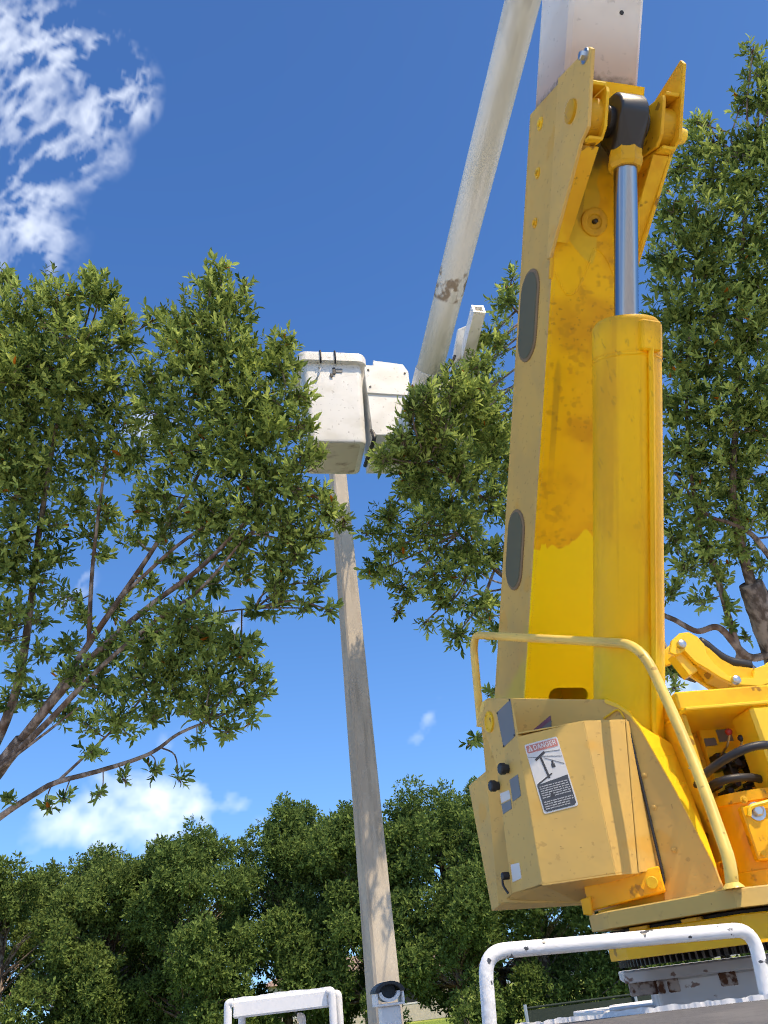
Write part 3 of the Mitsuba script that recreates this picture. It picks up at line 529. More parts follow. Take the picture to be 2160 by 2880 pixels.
# --- right-hand machinery on the turret: recess frame, valves, winch gearbox
RX, RY = A(math.cos(math.radians(8)), math.sin(math.radians(8)), 0), A(-math.sin(math.radians(8)), math.cos(math.radians(8)), 0)
R0 = A(*(0.9179,2.3712,2.2399)); RAX = np.array([RX, RY, ZV])
rb = lambda lo, hi, c=.003: cbox(R0, RAX, lo, hi, c)
hb = part('valve_housing', rb((-.10, -.0, 0.0), (.34, .34, .058), .006), 'yellow_paint', label='yellow beam across the top of the valve recess')
sub(hb, 'ledge', rb((-.10, -.035, -.012), (.34, .30, -.001), .003), 'clean_yellow')
sub(hb, 'back_wall', rb((-.10, .23, -.42), (.34, .245, -.013), .002), 'yellow_paint')
sub(hb, 'left_wall', rb((-.10, .0, -.42), (-.085, .229, -.013), .002), 'yellow_paint')
sub(hb, 'right_jamb', rb((.105, -.03, -.34), (.34, .10, -.0125), .010), 'clean_yellow', label='bright yellow right jamb of the valve recess')
R_keep, R0 = R0, R0 + RAX.T @ A(.048, 0, .05)
vb = part('valve_bank', rb((.0, .205, -.34), (.13, .228, -.06), .003), 'clean_yellow', label='valve bank with two grey labels and black levers')
sub(vb, 'valve_label', rb((.005, .203, -.115), (.045, .2045, -.09), .0005), 'decal_grey'); sub(vb, 'valve_label', rb((.055, .203, -.105), (.105, .2045, -.065), .0005), 'decal_grey')
for i in range(4):
    x = .0 + .033*i; z = -.15 - .022*(i % 2)
    lv = sub(vb, 'valve_body', cat(rb((x, .15, z-.05), (x+.024, .2045, z), .004), cyl(R0 + RAX.T @ A(x+.012, .15, z-.02), R0 + RAX.T @ A(x+.012, .115, z-.02), .010)), 'grease')
    p0 = R0 + RAX.T @ A(x+.012, .15, z-.012)
    sub(vb, 'valve_lever', tube([p0, p0 + RAX.T @ A(.006, -.05, .018), p0 + RAX.T @ A(.012, -.075, .045)], .0035, 8), 'bolt_steel')
    sub(vb, 'lever_knob', lathe(p0 + RAX.T @ A(.012, -.075, .043), ZV, [(0, .004), (.006, .010), (.014, .011), (.02, .006), (.021, 1e-5)], 10), 'rubber' if i else 'red_knob', 60)
sub(vb, 'fitting', cat(*[cyl(R0 + RAX.T @ A(-.03 + .03*i, .20, -.25 - .02*(i % 2)), R0 + RAX.T @ A(-.03 + .03*i, .13, -.25 - .02*(i % 2)), .011, n=8) for i in range(5)]), 'grease')
R0 = R_keep
hs = spline([(0.8348,2.4915,2.0285),(0.81,2.3224,2.035),(0.8497,2.2163,2.0538),(0.9129,2.1829,2.0694),(0.9854,2.2048,2.0723),(1.1066,2.301,2.0692)])
part('hydraulic_hose', tube(hs, .0115, 14), 'rubber', True, label='thick black hose arching across the valve recess')
part('hydraulic_hose', tube(spline([(0.8526,2.4493,2.0206),(0.8768,2.397,2.0288),(0.926,2.3832,2.0321),(0.9958,2.4187,2.0318),(1.0771,2.5165,2.0263)]), .012, 12), 'rubber', True, label='black hose lying on the winch housing')
TX, TY = A(math.cos(math.radians(5)), math.sin(math.radians(5)), 0), A(-math.sin(math.radians(5)), math.cos(math.radians(5)), 0)
wc = A(*(0.9951,2.569,1.8856)); wc[2] = 0
zb, zt2 = 1.735, A(*(0.8303,2.3454,1.9982))[2]
wn = part('winch_housing', lathe(wc + ZV*zb, ZV, [(0, .168), (.055, .168), (.057, .160), (zt2-zb-.03, .160), (zt2-zb-.028, .172), (zt2-zb, .172), (zt2-zb, .13), (zt2-zb-.02, .12), (zt2-zb-.02, 1e-5)], 48), 'orange_paint', 35, label='round orange winch housing at the right edge')
plq = np.array([TX, TY, ZV])
pf = wc - TY*.188 - TX*.038
sub(wn, 'cover_plate', cbox(pf, plq, (-.065, 0, zb+.075), (.11, .03, zt2-.045), .004), 'orange_paint')
sub(wn, 'cover_bolt', hexbolt(pf + TX*-.025 + ZV*(zb+.20), -TY, .016), 'bolt_steel'); 
for dx, dz in ((-.05, .09), (.07, .09), (-.05, .235), (.07, .235)): sub(wn, 'cover_bolt', hexbolt(pf + TX*dx + ZV*(zb+dz), -TY, .007), 'yellow_paint')
sub(wn, 'cover_pipe', tube(rounded([pf + TX*-.056 - TY*.012 + ZV*(zt2-.075), pf + TX*-.048 - TY*.014 + ZV*(zt2-.052), pf + TX*.10 - TY*.014 + ZV*(zt2-.03)], .012), .0065, 8), 'clean_yellow', 40)
part('flange_bolt', cat(hexbolt((0.7932,2.3066,2.0602), ZV, .012), ), 'bolt_steel')
# --- boom rest (curved saddle with black pad)
SX, SY = A(math.cos(math.radians(10)), math.sin(math.radians(10)), 0), A(-math.sin(math.radians(10)), math.cos(math.radians(10)), 0)
sadp = [A(p) for p in ((1.0016,2.8004,2.5781),(1.0256,2.8047,2.627),(1.0656,2.8117,2.6539),(1.1038,2.8184,2.6561),(1.1314,2.8233,2.6355),(1.1489,2.8264,2.6024),(1.1438,2.8255,2.571),(1.1617,2.8287,2.5244),(1.2005,2.8355,2.4744),(1.2362,2.8418,2.4638),(1.2922,2.8517,2.4616),(1.3109,2.855,2.4954),(1.3555,2.8628,2.5068),(1.402,2.871,2.5324),(1.4447,2.8786,2.5298),(1.4235,2.8748,2.4532),(1.3097,2.8548,2.426),(1.2152,2.8381,2.4376),(1.1636,2.829,2.4699),(1.1264,2.8224,2.5042),(1.0888,2.8158,2.5346),(1.0607,2.8108,2.5817),(1.0431,2.8078,2.5713),(1.0206,2.8038,2.567))]
sd = part('boom_rest', plate(sadp, -SY, .016, .003), 'clean_yellow', label='curved yellow boom rest holding a black pad')
sub(sd, 'rear_plate', plate([p + SY*.11 + SX*.012 for p in sadp], -SY, .016, .003), 'clean_yellow')
padp = rounded([A(p) + SY*.06 for p in ((1.1641,2.8291,2.638),(1.186,2.8329,2.6221),(1.2194,2.8388,2.578),(1.2584,2.8457,2.5469),(1.3377,2.8597,2.5278))], .05)
sub(sd, 'rest_pad', tube(padp, .021, 12), 'rubber', True, label='black rubber pad of the boom rest')
sub(sd, 'pad_backing', plate([A(p) + SY*.02 for p in ((1.1519,2.8269,2.6109),(1.1741,2.8309,2.5922),(1.2055,2.8364,2.5473),(1.2448,2.8433,2.5179),(1.3196,2.8565,2.5033),(1.2925,2.8517,2.4478),(1.2207,2.8391,2.4524),(1.1615,2.8286,2.4839),(1.1347,2.8239,2.5487))], -SY, .08), 'yellow_paint')
for p in ((1.0537,2.8086,2.6047),(1.2179,2.8376,2.4536)): sub(sd, 'rest_bolt', lathe(A(p), -SY, [(0, .017), (.014, .016), (.018, .010), (.018, 1e-5)], 16), 'bolt_steel', 40)
sub(sd, 'link', cbox(A(*(1.0519,2.8093,2.568)) + SY*.02, np.array([unit(A(*(1.0833,2.8148,2.5097)) - A(*(1.0509,2.8091,2.5823))), SY, np.cross(unit(A(*(1.0833,2.8148,2.5097)) - A(*(1.0509,2.8091,2.5823))), SY)]), (-.02, 0, -.025), (.075, .05, .022), .003), 'clean_yellow')
part('rest_hose', tube(spline([(1.0601,2.887,2.6033),(1.1237,2.9337,2.5663),(1.185,2.9703,2.5078),(1.2413,2.9983,2.4629),(1.2752,3.083,2.4218)]), .016, 10), 'rubber', True, label='black hose below the boom rest')
part('rest_stand', cat(cbox(A(*(1.3031,3.0023,2.4565)), np.array([SX, SY, ZV]), (-.09, -.02, -.035), (.12, .12, .03), .006), cbox(A(*(1.3031,3.0023,2.4565)), np.array([SX, SY, ZV]), (-.03, 0, -.6), (.05, .09, -.036), .004)), 'rubber')

# --- truck body under it all
BX, BY = A(.974, .225, 0), A(-.225, .974, 0)
ra, rb_ = A(*(0.5959,1.7517,1.52)), A(*(0.2346,1.8076,1.52)); rd = unit(ra - rb_); rn = A(-rd[1], rd[0], 0)
def jag(o, d, n, L, w, h, seed, step=.004, amp=.006):
    """A strip of thick gritty paint: flat top with a ragged near edge."""
    m = int(L/step); xs = np.linspace(0, L, m); z = h*(.45 + .75*meshkit.fbm(np.stack([xs*60, xs*0, xs*0+seed], 1), 4, seed)); e = amp*(meshkit.fbm(np.stack([xs*75, xs*0+2, xs*0], 1), 4, seed+5)-.5)*2
    v = np.vstack([np.array([o + d*x + n*(ee) for x, ee in zip(xs, e)]), np.array([o + d*x + n*(ee) + ZV*zz for x, ee, zz in zip(xs, e, z)]), np.array([o + d*x + n*w + ZV*zz*.9 for x, zz in zip(xs, z)]), np.array([o + d*x + n*w for x in xs])]); f = []
    for r in range(3):
        for i in range(m-1): a_ = r*m+i; f += [[a_, a_+1, a_+m+1], [a_, a_+m+1, a_+m]]
    return tm(v, f)
part('box_seal', tube(rounded([A(*(0.6642,2.3975,2.2396)), A(*(0.6505,2.4071,1.8176)), A(*(0.6482,2.4062,1.7905)), A(*(0.6378,2.4135,1.7763))], .03), .0042, 8), 'rubber', True, label='black rubber seal behind the control box')
fx = np.array([rd, rn, ZV])
bd = part('side_bin', cbox(rb_ - rd*.30, fx, (0, -.62, .45-1.52), (1.9, .024, -.001), .006), 'plain_white', label='white side bin whose top carries grey grit paint')
sub(bd, 'grit_top', cbox(rb_ - rd*.30, fx, (.006, -.61, 0.0), (1.89, -.001, .002), .001), 'nonskid', label='dark grey non-slip top of the side bin')
sub(bd, 'rim', jag(rb_ - rd*.30 + ZV*.0005, rd, rn, 1.9, .022, .011, 4), 'plain_white', label='ragged white rim of the side bin')
rail = rounded([(0.0723,1.6626,1.4981),(0.0857,1.6657,1.651),(0.6293,1.7912,1.6386),(0.6154,1.788,1.5228)], .042, 9)
gr = part('grab_rail', tube(rail, .0134, 18), 'chipped_white', True, label='chipped white tubular grab rail on the side bin')
dk = part('deck', cbox(A(.2, 2.9, 0), np.array([BX, BY, ZV]), (-1.6, -1.15, .98), (3.2, 1.3, 1.06), .006), 'nonskid', label='grey deck of the truck')
part('chassis', cbox(A(.2, 2.9, 0), np.array([BX, BY, ZV]), (-1.5, -.5, .62), (3.1, .5, .979), .006), 'rubber')
for x in (-.9, 2.1):
    for y in (-.75, .75):
        c = A(.2, 2.9, 0) + BX*x + BY*y
        w = part('wheel', lathe(c + ZV*.49 - BY*.14, BY, [(0, .18), (.0, .40), (.03, .47), (.08, .49), (.20, .49), (.25, .47), (.28, .40), (.28, .18)], 32), 'rubber', 40)
        sub(w, 'rim', lathe(c + ZV*.49 - BY*.10, BY, [(0, 1e-5), (0, .20), (.2, .20), (.2, 1e-5)], 24), 'plain_white', 40)
for k_, (o, s) in enumerate(((A(*(0.7685,3.5086,1.4576)), .16), (A(*(0.5826,3.2713,1.46)), .14))):
    fxx = np.array([BX, BY, ZV])
    part('locker', cbox(o, fxx, (-s*.28, 0, -.6), (s*1.2, .3, -.012), .004), 'plain_white', label='stepped white locker lids on the deck behind the side bin' if k_ == 0 else None)
    part('locker_lid', cbox(o, fxx, (-s*.2, -.01, -.010), (s*1.2, .31, .018), .004), 'plain_white')
# white step at the lower left
sA, sB = A(*(-0.502,2.107,1.6249)), A(*(-0.2581,2.1131,1.6151)); sB[2] = sA[2]; sd_ = unit(sB - sA); sn_ = A(-sd_[1], sd_[0], 0); sL = np.linalg.norm(sB - sA); sx = np.array([sd_, sn_, ZV])
st = part('access_step', cbox(sA, sx, (.010, .004, -.032), (sL-.010, .16, .004), .004), 'plain_white', label='white tread of the access step at the lower left')
sub(st, 'grit_tread', jag(sA + sd_*.012 + sn_*.010 + ZV*.0035, sd_, sn_, sL-.024, .145, .007, 9, amp=.003), 'chipped_white', label='rough grit on the step tread')
for x, y, h in ((0, 0, .0), (sL, 0, .0), (0, .165, -.006), (sL, .165, -.006), (sL*.62, .16, -.045)):
    q = sA + sd_*x + sn_*y
    sub(st, 'leg', tube(rounded([q + sd_*(.012 if x == 0 else -.012) + ZV*h, q + ZV*(h-.0) , q - ZV*.72], .012), .0092, 10), 'plain_white', 40)
# cradle post
po = A(*(-0.1606,2.7269,1.5763)); pz = np.array([BX, BY, ZV])
pf_ = part('cradle_post', cbox(po, pz, (-.030, 0, -.75), (.030, .055, -.001), .003), 'plain_white', label='white square post with a padded cradle in front of the pole')
sub(pf_, 'cradle', cat(cbox(po, pz, (-.043, -.012, 0), (.043, .075, .006), .001), cbox(po, pz, (-.043, -.012, .0061), (-.037, .075, .042), .001), cbox(po, pz, (.037, -.012, .0061), (.043, .075, .042), .001)), 'plain_white')
arc = lambda r, z0, k=14: [(r*math.cos(a), z0 + .62*r*math.sin(a)) for a in np.linspace(math.pi, 0, k)]
def arch(r0, r1, z0, y0, y1):
    P = arc(r1, z0) + arc(r0, z0)[::-1]
    return plate([po + BX*x + ZV*(z) + BY*y0 for x, z in P], -BY, y1-y0, .0015)
sub(pf_, 'pad', arch(.032, .046, .034, -.018, .085), 'rubber', label='black curved pad over the cradle')
sub(pf_, 'liner', plate([po + BX*x + ZV*(.036 - z) + BY*-.006 for x, z in [(-.034, 0)] + [(.034*math.cos(a), .027*math.sin(a)) for a in np.linspace(math.pi, 0, 12)] + [(.024*math.cos(a), .018*math.sin(a)) for a in np.linspace(0, math.pi, 12)]], -BY, .07), 'plain_white')
sub(pf_, 'roller', cyl(po + ZV*.036 + BY*.02, po + ZV*.036 + BY*.07, .026), 'rubber', 40)

# --- upper boom and bucket
u0, u1, ud = U0, U1, UD
ub = part('upper_boom', lathe(u0, ud, [(x, .135 + .0018*x) for x in np.linspace(0, np.linalg.norm(u1-u0)+.8, 60)], 40), 'fibreglass', True, label='scuffed white round upper boom reaching down to the bucket')
sub(ub, 'worn_band', lathe(u0 + ud*1.05, ud, [(0, .1375), (.02, .139), (.24, .139), (.26, .1375)], 40), 'fibreglass', 40)
sub(ub, 'end_sleeve', lathe(u0 - ud*.10, ud, [(0, 1e-5), (0, .130), (.02, .145), (.36, .147), (.37, .139)], 36), 'white_paint', 40)
ux, uy = perp(ud)
KX, KY = A(math.cos(math.radians(13)), math.sin(math.radians(13)), 0), A(-math.sin(math.radians(13)), math.cos(math.radians(13)), 0)
K = A(*(-0.3461,5.8828,6.15)); KA = np.array([KX, KY, ZV])       # middle of the bucket's front bottom edge
def kb(lo, hi, c=.02): return cbox(K, KA, lo, hi, c)
def shell(x0, x1, y0, y1, z0, z1, tap=.03, r=.06, lip=0):
    """An open-topped bucket with rounded corners, tapering to its floor."""
    def ring(ins, z, k=6): return [K + KX*x + KY*y + ZV*z for x, y in rr(x0+ins, y0+ins, x1-ins, y1-ins, r, k)]
    lays = [ring(tap+.03, z0+0.0), ring(tap+.008, z0+.012), ring(tap, z0+.04), ring(0, z1), ring(.02, z1), ring(tap+.02, z0+.06)]
    m = len(lays[0]); v = np.vstack(lays); f = []
    for L in range(len(lays)-1):
        for i in range(m): j = (i+1) % m; f += [[L*m+i, L*m+j, (L+1)*m+j], [L*m+i, (L+1)*m+j, (L+1)*m+i]]
    v = np.vstack([v, np.mean(lays[0], 0)[None], np.mean(lays[-1], 0)[None]]); n0 = len(v)-2
    for i in range(m): j = (i+1) % m; f += [[j, i, n0], [(len(lays)-1)*m+i, (len(lays)-1)*m+j, n0+1]]
    return tm(v, f)
bk_ = part('bucket', shell(-.31, .31, 0, .62, 0, 1.0), 'white_paint', 45, label='square white bucket seen from below, in front of the pole')
def ringmesh(x0, x1, y0, y1, z0, z1, r, w):
    o = rr(x0, y0, x1, y1, r, 6); i_ = rr(x0+w, y0+w, x1-w, y1-w, max(r-w, .01), 6); m = len(o)
    sec = [(o, z0), (o, z1-.015), ([(x*.985, (y-.31)*.985+.31) for x, y in o], z1), (i_, z1), (i_, z0)]
    v = np.vstack([[K + KX*x + KY*y + ZV*z for x, y in P] for P, z in sec]); f = []
    for L in range(5):
        for i in range(m): j = (i+1) % m; a_, b_ = L*m, ((L+1) % 5)*m; f += [[a_+i, a_+j, b_+j], [a_+i, b_+j, b_+i]]
    return tm(v, f)
sub(bk_, 'rim', ringmesh(-.365, .365, -.055, .675, .985, 1.10, .10, .06), 'white_paint', 40, label='flared lip around the top of the bucket')
for x in (-.12, .03):
    sub(bk_, 'rim_clip', tube(rounded([K + KX*x - KY*.03 + ZV*.96, K + KX*x - KY*.068 + ZV*1.0, K + KX*x - KY*.066 + ZV*1.112, K + KX*x + ZV*1.118], .02), .009, 8), 'rubber', 40)
sub(bk_, 'latch', cat(kb((.0, -.012, .84), (.03, -.001, .93), .003), kb((-.03, -.010, .80), (-.0, -.001, .85), .003)), 'rubber')
sub(bk_, 'small_label', kb((.035, -.006, .87), (.10, .0005, .92), .001), 'decal_grey')
sub(bk_, 'handle', tube(spline([K + KX*-.14 - KY*.0 + ZV*.93, K + KX*-.13 - KY*.03 + ZV*.88, K + KX*-.15 - KY*.03 + ZV*.80, K + KX*-.18 + ZV*.76]), .008, 8), 'bolt_steel', 40)
sub(bk_, 'belly_stain', plate([K + KX*x + KY*y - ZV*.0008 for x, y in rr(-.22, .05, .22, .55, .05)], -ZV, .001), 'bucket_dirt', label='brown smudges under the bucket')
# mounting box to the right of the bucket with a bolted cover
mb = part('bucket_mount', hull([K + KX*x + KY*y + ZV*z for x, y, z in ((.345, .03, .10), (.75, .03, .10), (.345, .03, .93), (.80, .03, .93), (.37, .30, -.06), (.72, .30, -.06), (.345, .55, .0), (.78, .55, .0), (.345, .55, .93), (.80, .55, .93))]), 'white_paint', label='white mounting box beside the bucket')
cv = sub(mb, 'cover', plate([K + KX*x + KY*.012 + ZV*z for x, z in ((.335, .62), (.79, .60), (.80, .93), (.755, 1.03), (.44, 1.07), (.435, 1.00), (.335, 1.00))], -KY, .018, .004), 'white_paint', label='bolted white cover plate')
for x, z in ((.375, .93), (.76, .90), (.375, .70), (.76, .68)): sub(mb, 'cover_bolt', lathe(K + KX*x + KY*.012 + ZV*z, -KY, [(0, .013), (.008, .011), (.008, 1e-5)], 10), 'grease')
sub(mb, 'drain_hose', tube(spline([K + KX*.345 + KY*.05 + ZV*.16, K + KX*.345 - KY*.01 + ZV*.02, K + KX*.32 + KY*.1 + ZV*-.04, K + KX*.30 + KY*.35 + ZV*-.05]), .02, 8), 'rubber', 40)
# elbow, pivot and jib socket to the right
el = A(*(0.8227,6.1641,7.0208))
e_ = part('boom_tip', cat(cyl(A(*(0.6389,6.195,6.7826)), el + KX*.30 + ZV*-.02, .11)), 'white_paint', 40, label='white pivot tube at the boom tip')
sub(e_, 'pivot_plate', plate([A(p) for p in ((0.6878,5.9983,7.0408),(0.7749,5.9745,7.0788),(0.844,6.0281,6.9931),(0.7871,6.1619,6.7789),(0.673,6.1741,6.7594))], A(-.2, -.9, -.3), .05, .004), 'white_paint')
jb0, jb1 = A(*(1.0862,5.9848,7.2134)), A(*(1.1863,5.5216,7.2941)); jd = unit(jb1 - jb0); jx = unit(KX - (KX@jd)*jd); jy = np.cross(jd, jx)
jm = trimesh.creation.extrude_polygon(__import__('shapely').box(-.062, -.062, .062, .062).difference(__import__('shapely').box(-.040, -.040, .040, .040)), np.linalg.norm(jb1-jb0)+.2, engine='earcut')
part('jib_socket', tm(np.array([jb0 - jd*.2 + jx*v[0] + jy*v[1] + jd*v[2] for v in np.array(jm.vertices)]), jm.faces), 'white_paint', label='square white jib tube with an open end beside the boom tip')

part('jib_bracket', plate([A(p) for p in ((1.0067,5.9065,7.4329),(1.1003,5.8927,7.4551),(1.2397,5.9416,7.3767),(1.2451,6.0159,7.2579),(1.1069,6.0268,7.2404),(0.9754,6.0742,7.1646),(0.88,6.1279,7.0787))], A(0, -.85, -.5), .16, .01), 'white_paint')
part('tip_gearbox', cbox(A(*(0.9549,6.4715,6.6231)), np.array([KX, KY, ZV]), (-.10, -.1, -.15), (.12, .2, .25), .02), 'white_paint')
part('level_rod', tube(spline([(0.6781,6.0628,6.7111),(0.7458,6.0179,6.8772),(0.8705,5.9854,7.0236),(0.9312,5.9774,7.1308)]), .014, 8), 'rubber', 40)

# ------------------------------------------------------------------ utility pole
pq = A(-.655, 10.0, 0)
def prism_pole(r0, r1, h, n=4, rot=0.0):
    V = []
    for z, r in ((0, r0), (h, r1)):
        for k in range(n):
            a = rot + (k+.5)*2*math.pi/n
            for da in (-.10, .10): V.append(pq + A(r*math.cos(a+da), r*math.sin(a+da), z))
    m = 2*n; f = []
    rows = np.array(V); Z = np.linspace(0, 1, 14)
    V = np.vstack([rows[:m]*(1-u) + rows[m:]*u for u in Z])
    for L in range(13):
        for i in range(m): j = (i+1) % m; f += [[L*m+i, L*m+j, (L+1)*m+j], [L*m+i, (L+1)*m+j, (L+1)*m+i]]
    V = np.vstack([V, [V[-m:].mean(0)]]); f += [[13*m+i, 13*m+(i+1) % m, len(V)-1] for i in range(m)]
    return tm(V, f)
put('utility_pole', prism_pole(.212, .135, 9.6, rot=math.radians(13+13)), 'concrete', label='tapered square concrete utility pole behind the bucket', cat='pole')

# ------------------------------------------------------------------ trees
def leaf_mesh(pos, axis, nrm, L, Wd, bend=0.16):
    """Folded, drooping elliptic leaves: seven vertices and six triangles each."""
    side = np.cross(nrm, axis); side /= np.linalg.norm(side, axis=1, keepdims=True)+1e-9; up = np.cross(axis, side)
    L, Wd = L[:, None], Wd[:, None]
    e = lambda t, w, h: pos + axis*L*t + side*Wd*w + up*(Wd*h*.22 - L*bend*t*t)
    v = np.stack([pos, e(.36, .46, 1), e(.72, .40, 1), e(1, 0, .3), e(.72, -.40, 1), e(.36, -.46, 1), e(.52, 0, 0)], 1)
    n = len(pos); b = (np.arange(n)*7)[:, None, None]
    f = (np.array([[6, 0, 1], [6, 1, 2], [6, 2, 3], [6, 3, 4], [6, 4, 5], [6, 5, 0]])[None] + b).reshape(-1, 3)
    return v.reshape(-1, 3), f
def leaf_quad(pos, axis, nrm, L, Wd):
    side = np.cross(nrm, axis); side /= np.linalg.norm(side, axis=1, keepdims=True)+1e-9; up = np.cross(axis, side)
    L, Wd = L[:, None], Wd[:, None]
    v = np.stack([pos, pos + axis*L*.5 + side*Wd*.5 + up*Wd*.2, pos + axis*L, pos + axis*L*.5 - side*Wd*.5 + up*Wd*.2], 1)
    f = (np.array([[0, 1, 2], [0, 2, 3]])[None] + (np.arange(len(pos))*4)[:, None, None]).reshape(-1, 3)
    return v.reshape(-1, 3), f
def rosettes(P, Dr, k, L, Wd, g, spread=.85):
    """k leaves spiralling round the last centimetres of each shoot P with direction Dr."""
    n = len(P); a = np.cross(Dr, g.normal(size=(n, 3))); a /= np.linalg.norm(a, axis=1, keepdims=True); b = np.cross(Dr, a)
    i = np.arange(k)[None, :]; ph = i*2.4 + g.random((n, 1))*6.28 + g.normal(0, .25, (n, k)); tl = .28 + spread*(1 - i/(k-1))*1.15 + g.normal(0, .22, (n, k))
    rad = np.cos(ph)[..., None]*a[:, None] + np.sin(ph)[..., None]*b[:, None]
    ax = np.cos(tl)[..., None]*Dr[:, None] + np.sin(tl)[..., None]*rad
    nr = np.cos(tl)[..., None]*rad*-1 + np.sin(tl)[..., None]*Dr[:, None]
    nr = nr + g.normal(0, .25, nr.shape)
    sc = g.uniform(.6, 1.12, (n, 1))*g.uniform(.6, 1.15, (n, k))
    ps = P[:, None] + Dr[:, None]*(i/(k-1) - .7)[..., None]*L*1.15*sc[..., None]
    return ps.reshape(-1, 3), ax.reshape(-1, 3), nr.reshape(-1, 3), (L*sc).ravel(), (Wd*sc).ravel()
def leaf_colours(n, k, g, dark, light, young, dead=.004):
    t = np.clip(g.beta(2.0, 1.6, (n, 1)) + g.normal(0, .12, (n, k)), 0, 1)[..., None]
    c = np.array(dark)*(1-t) + np.array(light)*t
    y = (g.random((n, 1)) < .28)[..., None]*(np.arange(k)/(k-1) > .5)[None, :, None]
    c = np.where(y, c*.4 + np.array(young)*.6, c)
    d = g.random((n, k, 1)) < dead
    return np.where(d, np.array([.42, .13, .015]), c).reshape(-1, 3)
DARK, LIGHT, YOUNG = (.042, .080, .020), (.40, .50, .125), (.68, .79, .22)

def branchy(key, paths, mat='bark'):
    for name, pts, r0, r1 in paths:
        p = spline(pts, 7); put(f'{key}__{name}', tube(p, np.linspace(r0, r1, len(p)), 10, wob=.10, seed=len(p)), mat, True)
def near_tree(key, label, blobs, limbs, per, seed, shoots, L=.088, Wd=.0335, k=8, group=None):
    g = np.random.default_rng(seed); tag(key, label, 'tree', group)
    branchy(key, limbs)
    sk = np.vstack([spline(p, 6) for _, p, _, _ in limbs])
    P, Dr, tw = [], [], []
    ctr = np.array([b[:3] for b in blobs]).mean(0)
    for x, y, z, r in blobs:
        c = A(x, y, z); d_ = sk - c; i = np.argmin((d_**2).sum(1) + 0.6*np.maximum(0, sk[:, 2]-z)**2); a_ = sk[i]
        n = max(5, int(per*(r**2)*(1+r))); u = g.normal(size=(n, 3)); u /= np.linalg.norm(u, axis=1, keepdims=True)
        q = c + u*(r*g.random((n, 1))**.55)*np.array([1, 1.25, 1.0])
        dd = unit(c - a_)*.55 + u*.9 + np.array([0, 0, .55]) + g.normal(0, .3, (n, 3)); dd /= np.linalg.norm(dd, axis=1, keepdims=True)
        P.append(q); Dr.append(dd)
        if np.linalg.norm(c - a_) > .05:
            dd0 = np.linalg.norm(c-a_); m_ = (a_+c)/2 + g.normal(0, min(.06, .10*dd0), 3) - np.array([0, 0, .03*np.linalg.norm(c-a_)])
            tw.append(tube(spline([a_, m_, c, c + unit(c-m_)*r*.5], 4), np.linspace(min(.013, .004+.012*dd0), .0035, 13), 5, cap=False))
        for jx_ in range(min(n, 7)):
            e0 = c + (q[jx_]-c)*.1
            tw.append(tube(np.array([e0, (e0+q[jx_])/2 - np.array([0, 0, .02]), q[jx_] - dd[jx_]*.05]), np.array([.005, .004, .0025]), 4, cap=False))
    P, Dr = np.vstack(P), np.vstack(Dr)
    col = leaf_colours(len(P), k, g, DARK, LIGHT, YOUNG)
    ps, ax, nr, l_, w_ = rosettes(P, Dr, k, L, Wd, g)
    # the shoots nearest to the camera become parts of their own, the rest one mass of foliage
    near = np.argsort(np.linalg.norm(P - EYE, axis=1))[:shoots]; own = np.zeros(len(P), bool); own[near] = True
    ownl = np.repeat(own, k)
    v, f = leaf_mesh(ps[~ownl], ax[~ownl], nr[~ownl], l_[~ownl], w_[~ownl])
    put(f'{key}__foliage', tm(v, f), 'leaf', color=np.repeat(col[~ownl], 7, 0), kind='stuff')
    for i in np.nonzero(own)[0]:
        stem = tube(np.array([P[i] - Dr[i]*L*.95, P[i] - Dr[i]*L*.2, P[i] + Dr[i]*L*.42]), np.array([.0035, .003, .0015]), 5)
        s_ = slice(i*k, (i+1)*k); v, f = leaf_mesh(ps[s_], ax[s_], nr[s_], l_[s_], w_[s_])
        put(f'{key}__leafy_shoot', cat(tm(v, f), stem), 'leaf', color=np.vstack([np.repeat(col[s_], 7, 0), np.tile([.10, .09, .05], (len(stem.vertices), 1))]))
    if tw: put(f'{key}__twigs', cat(*tw), 'bark', kind='stuff')

